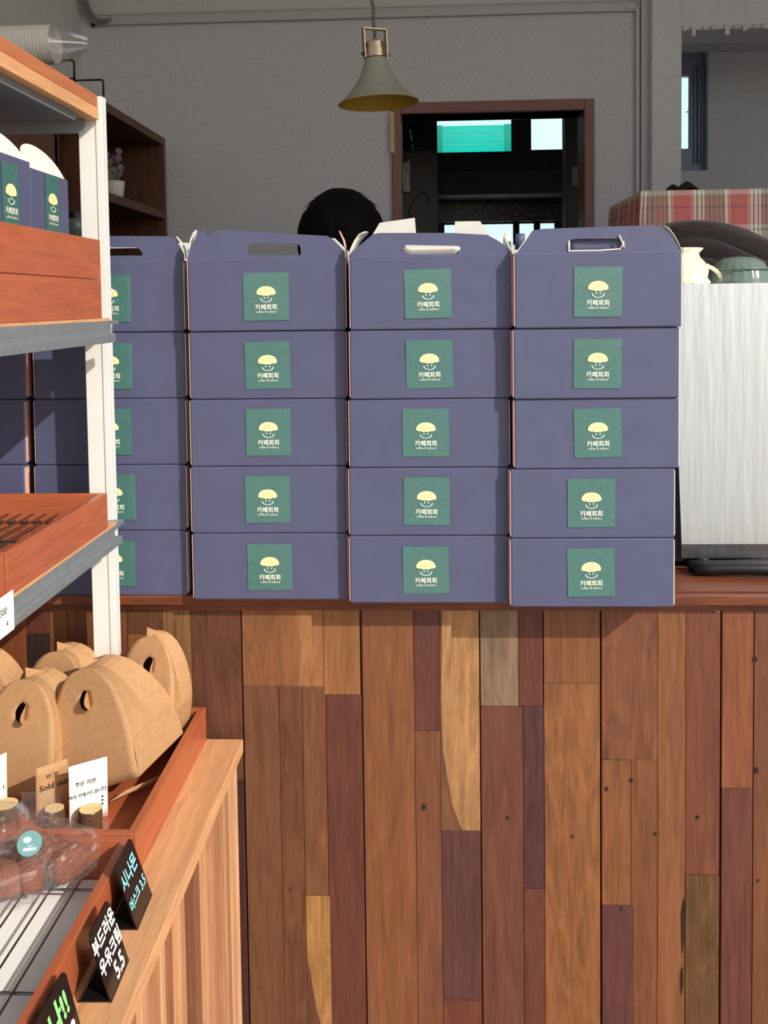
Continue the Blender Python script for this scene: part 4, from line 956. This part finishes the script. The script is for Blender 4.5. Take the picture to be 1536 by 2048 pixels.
# potted dried flowers
ppx = ax(232, 372, WX - .05); pe = empty('flower_pot', V(WX - .055, ppx.y, s1)); tag(pe, 'white pot with wrapped dried grey flowers on the walnut shelf', 'potted plant')
MB().lathe([(0, 0), (.024, 0), (.030, .055), (.028, .056), (.025, .05), (0, .05)], 24).build('pot', M['white_board'], pe, smooth=True)
rf = random.Random(5)
dried = mat('dried_flower', (150, 136, 138), .9, var=.4, vscale=40)
for k in range(16):
    a = rf.uniform(0, 6.28); r = rf.uniform(.004, .026); hh = rf.uniform(.07, .145)
    MB().tube([(r * .4 * math.cos(a), r * .4 * math.sin(a), .045), (r * math.cos(a), r * math.sin(a), hh)], .0012, 5).build('stem', dried, pe)
    MB().lathe([(0, -.012), (.007, -.004), (.009, .003), (.004, .010), (0, .012)], 8, (r * math.cos(a), r * math.sin(a), hh), rad=lambda q, z: 1 + .3 * math.sin(q * 5)).build('flower_head', dried, pe)
# glass jars in the near bay
for k, (px_, py_, h_) in enumerate(((144, 462, .055), (150, 460, .042))):
    pq = ax(px_ + 3, py_, WX - .04 - .07 * k); je = empty('glass_jar', V(WX - .05 - .075 * k, WYD - .075 - .09 * k, 1.70)); tag(je, ('tall glass jar with dark lid on the walnut shelf', 'short glass jar with dark lid on the walnut shelf')[k], 'jar')
    MB().lathe([(0, 0), (.03, 0), (.031, h_ * .9), (.026, h_), (.024, h_), (.028, h_ * .88), (.027, .004), (0, .004)], 24).build('glass', M['green_glass'], je, smooth=True)
    MB().lathe([(0, h_ + .014), (.027, h_ + .014), (.028, h_ - .002), (0, h_ - .002)], 24).build('lid', M['black'], je)
tag(MB().box((XL + .05, WYD - .21, WZ - tk - .05), (WX - .02, WYD - .03, WZ - tk - .004)).build('dark_block', M['black'], bevel=.006), 'invented dark case held under the walnut top board', 'case')  # invented block filling a dark area under the top board
# paper cups lying on top of the unit, nested in a plastic sleeve
cy_ = 2.17; cl = ay(-58, 85, cy_); cr = ay(110, 81, cy_); rad_ = (ay(110, 42, cy_).z - ay(112, 121, cy_).z) / 2; czz = WZ + rad_ + .001
step = (cr.x - cl.x) / 24
cupm = mat('ivory_paper_cup', (238, 236, 226), .5)
def cup_mesh():
    mb_ = MB(); prof = [(rad_ * .90, -step * 5), (rad_ * .985, -step * .12), (rad_, 0), (rad_ * .985, step * .10), (rad_ * .95, -step * .05), (rad_ * .88, -step * 5)]
    n = 30; vs = []; 
    for i in range(n):
        a = 2 * math.pi * i / n
        for r, x in prof: vs.append((x, r * math.cos(a), r * math.sin(a)))
    k = len(prof); fs = [(i * k + j, ((i + 1) % n) * k + j, ((i + 1) % n) * k + j + 1, i * k + j + 1) for i in range(n) for j in range(k - 1)]
    return mb_.add(vs, fs)
cup0 = None
for k in range(34):
    xx = cr.x - step * k
    if xx - step * 5 < XL + .003: break
    if cup0 is None: ob = cup0 = cup_mesh().build('paper_cup', cupm, smooth=True)
    else: ob = cup0.copy(); COL.objects.link(ob)
    ob.location = (xx, cy_, czz); tag(ob, 'ivory paper cup nested in the row lying on the walnut unit', 'cup', 'nested paper cups on the walnut unit')
sl_ = empty('plastic_sleeve', V(cr.x + .03, cy_, WZ)); tag(sl_, 'crumpled clear plastic sleeve end beside the paper cups', 'sleeve')
MB().grid(lambda a, b_: (-.03 + .075 * b_, (rad_ * 1.01 - .036 * b_) * math.cos(a * 6.283) * (1 + .18 * b_ * math.sin(a * 40)), max(.001, rad_ + .001 + (rad_ * 1.01 - .030 * b_) * math.sin(a * 6.283) * (1 + .25 * b_ * math.sin(a * 31 + b_ * 3)))), 40, 6).build('sleeve_film', M['film2'], sl_)
# wire guards on the unit's front edge
for k, (xa, xb, yt, yb) in enumerate(((112, 149, 121, 158), (171, 207, 160, 190))):
    P0 = ax(xb, yb, WX - .004); P1 = ax(xb, yt, WX - .004); hgt = P1.z - WZ; ww = .075
    g = empty('wire_guard', V(WX - .004, P0.y, WZ)); tag(g, ('black wire guard on the walnut top next to the cups', 'black wire guard on the walnut top above the white post')[k], 'wire guard')
    MB().tube([(0, 0, 0), (0, 0, hgt - .006), (-.002, 0, hgt - .001), (-.008, 0, hgt), (-ww, 0, hgt), (-ww, 0, 0)], .0028, 8).build('hoop', M['wire'], g, smooth=True)
    MB().tube([(0, 0, hgt * .22), (-ww, 0, hgt * .22)], .0024, 8).build('cross_wire', M['wire'], g)

# ------------------------------------------------------------------ pendant lamp
PY = 2.0; pc = ay(757, 207, PY); ptp = ay(752, 118, PY); R_ = (ay(838, 203, PY).x - ay(677, 210, PY).x) / 2
pl_ = empty('pendant_lamp', V(pc.x, PY, pc.z), (0, math.radians(-2.6), 0)); tag(pl_, 'sage bell pendant lamp with mustard lining and brass bracket', 'lamp')
hS = ptp.z - pc.z
prof = []
for i in range(15):
    t = i / 14; r = R_ * (.285 + .715 * (1 - t) ** 1.9 * (1) + .10 * t * (1 - t)); prof.append((r, hS * t))
inn = [(r - .0022, z + .0012) for r, z in prof]
MB().lathe(prof, 48).build('shade', M['lamp_shade'], pl_, smooth=True)
MB().lathe(inn[::-1] , 48).build('lining', M['lamp_in'], pl_, smooth=True)
MB().lathe([(prof[0][0], 0), (prof[0][0] + .0008, .0006), (prof[0][0] - .0022, .0012), (prof[0][0] - .0022, 0), (prof[0][0], 0)], 48).build('rim', M['lamp_in'], pl_)
u_ = hS / 90.0   # one photo pixel there
MB().lathe([(0, hS), (21 * u_, hS - 1 * u_), (24 * u_, hS + 2 * u_), (24 * u_, hS + 18 * u_), (21.5 * u_, hS + 19 * u_), (21.5 * u_, hS + 32 * u_), (17 * u_, hS + 34 * u_), (6 * u_, hS + 34 * u_), (4.5 * u_, hS + 42 * u_), (2 * u_, hS + 44 * u_), (0, hS + 44 * u_)], 32).build('socket_cap', M['brass'], pl_, smooth=False)
br = MB(); rz_ = math.radians(28); cb_, sb_ = math.cos(rz_), math.sin(rz_)
def rot(x, y, z): return (x * cb_ - y * sb_, x * sb_ + y * cb_, z)
for s in (-1, 1):
    vs = [rot(s * 25 * u_ + a * 1.2 * u_, b_ * 5.5 * u_, hS + c_ * u_) for a in (-1, 1) for b_ in (-1, 1) for c_ in (1, 61)]
    br.add(vs, [(0, 1, 3, 2), (4, 6, 7, 5), (0, 4, 5, 1), (2, 3, 7, 6), (0, 2, 6, 4), (1, 5, 7, 3)])
vs = [rot(a * 26 * u_, b_ * 5.5 * u_, hS + c_ * u_) for a in (-1, 1) for b_ in (-1, 1) for c_ in (59, 61.5)]
br.add(vs, [(0, 1, 3, 2), (4, 6, 7, 5), (0, 4, 5, 1), (2, 3, 7, 6), (0, 2, 6, 4), (1, 5, 7, 3)])
br.build('bracket', M['brass'], pl_, fix=True)
for s in (-1, 1):
    p = rot(s * 27 * u_, 0, hS + 9 * u_); q = rot(s * 31 * u_, 0, hS + 9 * u_)
    MB().tube([p, q], 3.2 * u_, 10).build('bolt', M['wire'], pl_)
MB().tube([(.0014 * math.sin(k * 1.7), .0014 * math.cos(k * 1.7), hS + 43 * u_ + k * .012) for k in range(int((ZC - pc.z - hS - 43 * u_) / .012) + 1)], .0032, 8).build('cord', M['cord'], pl_, smooth=True)
MB().lathe([(0, -.03), (.04, -.03), (.045, 0), (0, 0)], 24, (0, 0, ZC - pc.z - .002)).build('ceiling_rose', M['lamp_shade'], pl_)
MB().lathe([(0, .02), (.022, .03), (.028, .05), (.018, .085), (.012, .10), (0, .10)], 20, (0, 0, 0)).build('bulb', M['white_board'], pl_, smooth=True)

# ------------------------------------------------------------------ person behind the boxes
HY = 2.30; ht = ay(684, 378, HY); hx = ay(683, 450, HY).x; hrw = (ay(766, 450, HY).x - ay(598, 450, HY).x) / 2
pe = empty('person', V(hx, HY + .06, 0)); tag(pe, 'person with short black hair bending down behind the navy boxes', 'person')
hc = V(0, -.06, ht.z - .115)
def skin_mesh(name, verts, edges, radii, m_, parent, root=0):
    me = bpy.data.meshes.new(name); me.from_pydata(verts, edges, []); me.materials.append(m_)
    ob = bpy.data.objects.new(name, me); COL.objects.link(ob); ob.parent = parent
    md = ob.modifiers.new('skin', 'SKIN'); md.use_smooth_shade = True
    for i, r in enumerate(radii):
        me.skin_vertices[0].data[i].radius = r if isinstance(r, tuple) else (r, r)
    me.skin_vertices[0].data[root].use_root = True
    sb = ob.modifiers.new('smooth', 'SUBSURF'); sb.levels = 1; sb.render_levels = 2
    return ob
vb = [(0, 0, .95), (0, 0, 1.10), (0, -.01, 1.28), (0, -.01, 1.42), (0, -.03, 1.50), (0, -.05, 1.585), (0, -.07, 1.66), (0, -.06, 1.735)]
eb = [(i, i + 1) for i in range(7)]; rb = [(.16, .11), (.145, .10), (.165, .11), (.15, .09), (.052, .052), (.072, .082), (.078, .092), (.055, .066)]
for s in (-1, 1):
    b0 = len(vb); vb += [(s * .17, 0, 1.42), (s * .215, -.02, 1.27), (s * .21, -.09, 1.12), (s * .15, -.20, 1.08), (s * .12, -.25, 1.075), (s * .10, -.29, 1.07)]
    rb += [.06, .048, .042, .03, .032, .024]; eb += [(3, b0)] + [(b0 + i, b0 + i + 1) for i in range(5)]
    for q in range(4):
        f0 = len(vb); vb += [(s * (.10 + .018 * (q - 1.5)), -.30, 1.07), (s * (.095 + .02 * (q - 1.5)), -.335 + .004 * abs(q - 1), 1.062), (s * (.092 + .02 * (q - 1.5)), -.362 + .006 * abs(q - 1), 1.052)]
        rb += [.010, .009, .008]; eb += [(b0 + 5, f0), (f0, f0 + 1), (f0 + 1, f0 + 2)]
    f0 = len(vb); vb += [(s * .075, -.275, 1.068), (s * .055, -.30, 1.058)]; rb += [.011, .009]; eb += [(b0 + 4, f0), (f0, f0 + 1)]
    l0 = len(vb); vb += [(s * .095, 0, .86), (s * .10, -.01, .50), (s * .10, .02, .10), (s * .10, -.03, .045), (s * .105, -.15, .03)]
    rb += [.09, .06, .042, .04, .03]; eb += [(0, l0)] + [(l0 + i, l0 + i + 1) for i in range(4)]
body = skin_mesh('body', vb, eb, rb, M['skin'], pe)
vs_ = [vb[i] for i in range(4)]; es_ = [(0, 1), (1, 2), (2, 3)]; rs_ = [(.175, .125), (.16, .115), (.18, .125), (.162, .10)]
for s in (-1, 1):
    b0 = len(vs_); vs_ += [(s * .17, 0, 1.42), (s * .22, -.02, 1.26), (s * .212, -.08, 1.14)]; rs_ += [.07, .06, .055]; es_ += [(3, b0), (b0, b0 + 1), (b0 + 1, b0 + 2)]
skin_mesh('shirt', vs_, es_, rs_, M['shirt'], pe)
vs_ = [(0, 0, .98), (0, 0, .92)]; es_ = [(0, 1)]; rs_ = [(.17, .12), (.165, .12)]
for s in (-1, 1):
    b0 = len(vs_); vs_ += [(s * .095, 0, .84), (s * .10, -.01, .50), (s * .10, .02, .10)]; rs_ += [.10, .075, .06]; es_ += [(1, b0), (b0, b0 + 1), (b0 + 1, b0 + 2)]
skin_mesh('trousers', vs_, es_, rs_, M['trousers'], pe)
HH = .125
def hairf(a, b_):
    th = a * 2 * math.pi; ph = b_ * math.pi * .62
    X = math.sin(ph) * math.cos(th); Yc = math.sin(ph) * math.sin(th); Z = math.cos(ph)
    q = V(X * 3, Yc * 3, Z * 1.2); nn = 1 + .030 * pnoise(q) + .028 * pnoise(V(math.cos(th) * 9, math.sin(th) * 9, ph * 1.2))
    return (hc.x + X * hrw * .985 * nn * (1 + .04 * (ph > 1)), hc.y + Yc * .118 * nn, hc.z + Z * .113 * nn - (.012 if ph > 1.7 else 0) * abs(math.sin(th * 7)))
MB().grid(hairf, 96, 30).build('hair', M['hair'], pe, smooth=True, solid=.004)
rh = random.Random(3); tf = MB()
for k in range(90):
    th = rh.uniform(0, 6.283); ph = rh.uniform(.05, 1.25); X = math.sin(ph) * math.cos(th); Yc = math.sin(ph) * math.sin(th); Z = math.cos(ph)
    p = V(hc.x + X * hrw, hc.y + Yc * .119, hc.z + Z * .114); t_ = V(math.cos(ph) * math.cos(th), math.cos(ph) * math.sin(th), -math.sin(ph)); n_ = V(X, Yc, Z); l = rh.uniform(.02, .05)
    tf.tube([p - n_ * .004, p + t_ * l * .5 + n_ * rh.uniform(-.001, .002), p + t_ * l + n_ * rh.uniform(-.006, -.001)], [.0011, .0009, .0003], 4)
tf.build('hair_strands', M['hair'], pe)['kind'] = 'stuff'
MB().add([(-.010, -.150, 1.655), (.010, -.150, 1.655), (0, -.172, 1.650), (0, -.150, 1.69)], [(0, 1, 2), (0, 2, 3), (1, 3, 2)]).build('nose', M['skin'], pe)
for s in (-1, 1):
    MB().lathe([(0, -.008), (.008, 0), (0, .008)], 10, (s * .032, -.146, 1.690)).build('eye', M['ink'], pe, smooth=True)
    MB().lathe([(0, -.03), (.012, -.012), (.014, .01), (0, .03)], 10, (s * .082, -.055, 1.685)).build('ear', M['skin'], pe, smooth=True)
MB().box((-.022, -.147, 1.622), (.022, -.143, 1.628)).build('mouth', mat('lips', (170, 96, 90), .5), pe)

# ------------------------------------------------------------------ espresso machine and the things on it
MY = 1.75; mT = ay(1450, 567, MY).z; mB = ay(1450, 1120, MY).z; mBv = ay(1450, 1086, MY).z
mxl = ay(1352, 950, MY).x; mxb = ay(1366, 1120, MY).x
me_ = empty('coffee_machine', V(.80, 1.93, CT)); tag(me_, 'stainless steel coffee machine standing on the countertop', 'coffee machine'); o = me_.location
MR = 1.20
sh_ = MB()
prof = [(MY + .012, mB), (MY, mBv - .002), (MY, mBv), (MY, mT - .022), (MY + .0012, mT - .0215), (MY + .0012, mT), (2.06, mT), (2.06, mB)]
n = len(prof); xl_ = lambda z: mxl + (mxb - mxl) * max(0, min(1, (ay(1352, 950, MY).z - z) / (ay(1352, 950, MY).z - mB))) if z < ay(1352, 950, MY).z else mxl - .02 * (z - 1.2)
vs = [(xl_(z) - o.x, y - o.y, z - o.z) for y, z in prof] + [(MR - o.x, y - o.y, z - o.z) for y, z in prof]
sh_.add(vs, [(i, (i + 1) % n, n + (i + 1) % n, n + i) for i in range(n)] + [tuple(range(n)), tuple(range(2 * n - 1, n - 1, -1))])
sh_.build('steel_body', M['stainless'], me_, fix=True)
sd_ = MB(); zA, zB = mT - .1, mB
sd_.add([(mxl - .03 - o.x, MY + .012 - o.y, mT - .05 - o.z), (mxl - .03 - o.x, 2.05 - o.y, mT - .05 - o.z), (mxb - .012 - o.x, 2.05 - o.y, mB - .006 - o.z), (mxb - .012 - o.x, MY + .016 - o.y, mB - .006 - o.z),
         (mxl - .002 - o.x, MY + .012 - o.y, mT - .05 - o.z), (mxl - .002 - o.x, 2.05 - o.y, mT - .05 - o.z), (mxb + .004 - o.x, 2.05 - o.y, mB - .006 - o.z), (mxb + .004 - o.x, MY + .016 - o.y, mB - .006 - o.z)],
        [(0, 1, 2, 3), (4, 7, 6, 5), (0, 4, 5, 1), (1, 5, 6, 2), (2, 6, 7, 3), (3, 7, 4, 0)])
sd_.build('side_panel', M['black'], me_, fix=True)
MB().box((mxb - o.x + .01, MY + .03 - o.y, .004), (MR - .02 - o.x, 2.05 - o.y, mB - o.z + .001)).build('base_frame', M['black'], me_)
for x in (mxb + .04, MR - .06):
    for y in (MY + .03, 2.0):
        MB().lathe([(0, 0), (.018, 0), (.022, .004), (.018, .02), (0, .02)], 16, (x - o.x, y - o.y, 0)).build('foot', M['black'], me_)
hs_ = empty('drain_hose', V(.7, 1.70, CT)); tag(hs_, 'black ribbed hose lying under the coffee machine', 'hose')
MB().tube([(-.24 + k * .03, .02 - .012 * math.sin(k * .35), .011 + .004 * math.sin(k * .5)) for k in range(26)], .011, 10).build('hose', M['black'], hs_, smooth=True)
MB().tube([(-.24 + k * .03, .055 - .01 * math.cos(k * .4), .010) for k in range(26)], .010, 10).build('hose', M['black'], hs_, smooth=True)
# cream pitcher
PYY = 1.83; pc_ = ay(1366, 567, PYY); sc_ = PYY / F
pt = empty('cream_pitcher', V(pc_.x, PYY, mT)); tag(pt, 'cream fluted ceramic pitcher on the coffee machine', 'pitcher')
hP = (ay(1380, 497, PYY).z - mT)
prof = [(0, 0), (50 * sc_, 0), (52 * sc_, .004), (46 * sc_, .012), (48 * sc_, .025), (45 * sc_, .036), (38 * sc_, .044), (31 * sc_, .050), (28 * sc_, .055), (29 * sc_, .060), (34 * sc_, hP), (32 * sc_, hP + .001), (26 * sc_, .058), (40 * sc_, .03), (0, .01)]
MB().lathe(prof, 60, rad=lambda a, z: (1 + .02 * math.cos(a * 14)) * (1 + (.16 * max(0, math.cos(a)) ** 6 if z > .056 else 0))).build('body', M['ceramic'], pt, smooth=True)
hd = [(ay(x, y, PYY) - pt.location) for x, y in ((1404, 534), (1413, 532), (1424, 536), (1436, 545), (1443, 556), (1444, 568))]
MB().tube(hd, .0040, 10).build('handle', M['ceramic'], pt, smooth=True)
hk = ay(1416, 532, PYY) - pt.location
MB().lathe([(0, -.005), (.005, 0), (0, .005)], 12, hk).build('thumb_rest', M['ceramic'], pt, smooth=True)
# green ribbed glass bowl, upside down
GY = 1.86; gc = ay(1478, 567, GY); gs_ = GY / F
ge = empty('green_bowl', V(gc.x, GY, mT)); tag(ge, 'ribbed green glass bowl upside down on the coffee machine', 'bowl')
MB().lathe([(60 * gs_, 0), (61 * gs_, .003), (57 * gs_, .012), (54 * gs_, .026), (46 * gs_, .040), (30 * gs_, .049), (0, .052)], 72, rad=lambda a, z: 1 + (.022 * math.cos(a * 22) if z > .004 else 0)).build('shell', M['green_glass'], ge, smooth=True)
MB().tube([(math.cos(t) * 57.5 * gs_, math.sin(t) * 57.5 * gs_, .0275) for t in [i * 2 * math.pi / 40 for i in range(41)]], .0016, 6).build('rim_band', M['green_glass'], ge, smooth=True)
# folded brown cloths in a heap
CYY = 1.96
def cloth(name, pix, thick, m_, label, seed, ydep=.12, y=CYY):
    """soft folded slab: pixel line of its upper outline, lower outline and a rounded section"""
    top = [ay(a, b_, y) for a, b_, c_ in pix]; bot = [ay(a, c_, y) for a, b_, c_ in pix]; c0 = V(sum(p.x for p in top) / len(top), y, mT)
    n = len(pix); sg = 16; vs = []; fs = []
    for i in range(n):
        zc = (top[i].z + bot[i].z) / 2; hz = (top[i].z - bot[i].z) / 2; e_ = .25 if i in (0, n - 1) else 1
        for k in range(sg):
            a = 2 * math.pi * k / sg; nn = 1 + .10 * pnoise(V(i * .7, k * .6, seed)) + .07 * math.sin(i * 1.1 + k * 1.57 + seed)
            vs.append((top[i].x - c0.x, -ydep * .5 * math.sin(a) * nn * (.6 + .4 * e_) + ydep * .4, zc - mT + hz * math.cos(a) * nn * e_ + .003 * pnoise(V(i * .9, k * .9, seed + 5))))
    for i in range(n - 1):
        for k in range(sg):
            k2 = (k + 1) % sg; fs.append((i * sg + k, (i + 1) * sg + k, (i + 1) * sg + k2, i * sg + k2))
    fs += [tuple(range(sg)), tuple((n - 1) * sg + k for k in range(sg - 1, -1, -1))]
    ob = MB().add(vs, fs).build(name, m_, None, c0, smooth=True, fix=True); s_ = ob.modifiers.new('soft', 'SUBSURF'); s_.levels = 1; s_.render_levels = 2
    return tag(ob, label, 'cloth', 'folded cloths on the coffee machine')
cloth('folded_cloth', [(1350, 510, 566), (1370, 502, 568), (1420, 508, 569), (1480, 524, 569), (1540, 540, 569), (1600, 548, 569)], 0, M['brown_cloth'], 'lowest dark brown cloth of the heap, tucked behind the green bowl', 2.0)
cloth('folded_cloth', [(1345, 478, 508), (1358, 462, 510), (1400, 462, 514), (1440, 470, 522), (1490, 496, 536), (1540, 520, 546), (1600, 530, 550)], 0, M['brown_cloth'], 'middle dark brown cloth fold sloping down behind the green bowl', 5.0, y=1.955)
cloth('folded_cloth', [(1328, 452, 470), (1345, 438, 478), (1385, 437, 472), (1430, 436, 478), (1480, 446, 500), (1520, 462, 516), (1560, 480, 526), (1610, 492, 532)], 0, M['brown_cloth'], 'topmost dark brown cloth fold of the heap', 9.0, y=1.95)
# plaid cloth over a tall cabinet
CY0 = 2.27; q0 = ay(1285, 384, CY0); CY1 = 2.67
pcz = q0.z
cbx = empty('covered_cabinet', V(.95, CY0 + .2, 0)); tag(cbx, 'tall plain cabinet hidden under the plaid cloth', 'cabinet'); o = cbx.location
MB().box((q0.x + .004 - o.x, CY0 + .004 - o.y, 0), (1.45 - o.x, CY1 - .004 - o.y, pcz - .004)).build('body', M['kit_grey'], cbx, bevel=.004)
MB().box((q0.x + .01 - o.x, CY0 - .006 - o.y, .1), (1.44 - o.x, CY0 + .004 - o.y, pcz - .20)).build('door', M['kit_grey'], cbx, bevel=.003)
me2 = bpy.data.meshes.new('plaid_cloth'); vs = []; fs = []; uv = []
hang = .17; nu = 60
# front drop
def drop(path, uoff):
    b0 = len(vs); n = len(path)
    for j in range(9):
        t = j / 8
        for i, (x, y, nx, ny_, u) in enumerate(path):
            w_ = .006 * t * math.sin(u * 42) + .003 * t * math.sin(u * 97); of = .003 + .010 * t + w_
            vs.append((x + nx * of, y + ny_ * of, pcz + .001 - hang * t)); uv.append((u + uoff, -hang * t))
    for j in range(8):
        for i in range(n - 1): fs.append((b0 + j * n + i, b0 + j * n + i + 1, b0 + (j + 1) * n + i + 1, b0 + (j + 1) * n + i))
pth = []
for i in range(25): y = CY1 - (CY1 - CY0) * i / 24; pth.append((q0.x, y, -1, 0, -(y - CY0)))
for i in range(1, 61): x = q0.x + (1.45 - q0.x) * i / 60; pth.append((x, CY0, 0 if i > 1 else -.4, -1, x - q0.x))
drop(pth, .0)
b0 = len(vs)
for (x, y) in ((q0.x - .003, CY0 - .003), (1.45, CY0 - .003), (1.45, CY1), (q0.x - .003, CY1)): vs.append((x, y, pcz + .0015)); uv.append((x - q0.x, y - CY0))
fs.append((b0, b0 + 1, b0 + 2, b0 + 3))
c0 = V(.95, CY0 + .2, pcz); me2.from_pydata([(V(*p) - c0) for p in vs], [], fs); me2.materials.append(M['plaid'])
ul = me2.uv_layers.new(name='UVMap')
for lp in me2.loops: ul.data[lp.index].uv = uv[lp.vertex_index]
po = bpy.data.objects.new('plaid_cloth', me2); COL.objects.link(po); po.location = c0; sm = po.modifiers.new('thickness', 'SOLIDIFY'); sm.thickness = .0012; sm.offset = 1
tag(po, 'red and grey plaid cloth draped over the tall cabinet', 'tablecloth')
# black cap on the plaid cloth
bc = ay(1362, 383, CY0 + .05); be = empty('crumpled_hat', V(bc.x, CY0 + .05, pcz + .002)); tag(be, 'crumpled black cloth hat on the plaid cloth', 'hat')
hx0, hx1, hx2, hx3 = (ay(q_, 380, CY0 + .05).x - bc.x for q_ in (1330, 1362, 1350, 1397)); hz1, hz2 = ay(1345, 371, CY0 + .05).z - pcz, ay(1372, 365, CY0 + .05).z - pcz
def lump(x0, x1, hz_, nm, pk):
    MB().grid(lambda a, b_: (x0 + (x1 - x0) * a, .035 * (b_ - .5) * 2, hz_ * (min(a / pk, (1 - a) / (1 - pk))) ** .75 * math.sin(math.pi * (.08 + .84 * b_)) + .001 + .001 * math.sin(a * 19 + b_ * 7)), 14, 10).build(nm, M['black_cloth'], be, smooth=True, solid=.002)
lump(hx0, hx1, hz1, 'peak', .45); lump(hx2, hx3, hz2, 'crown', .48)
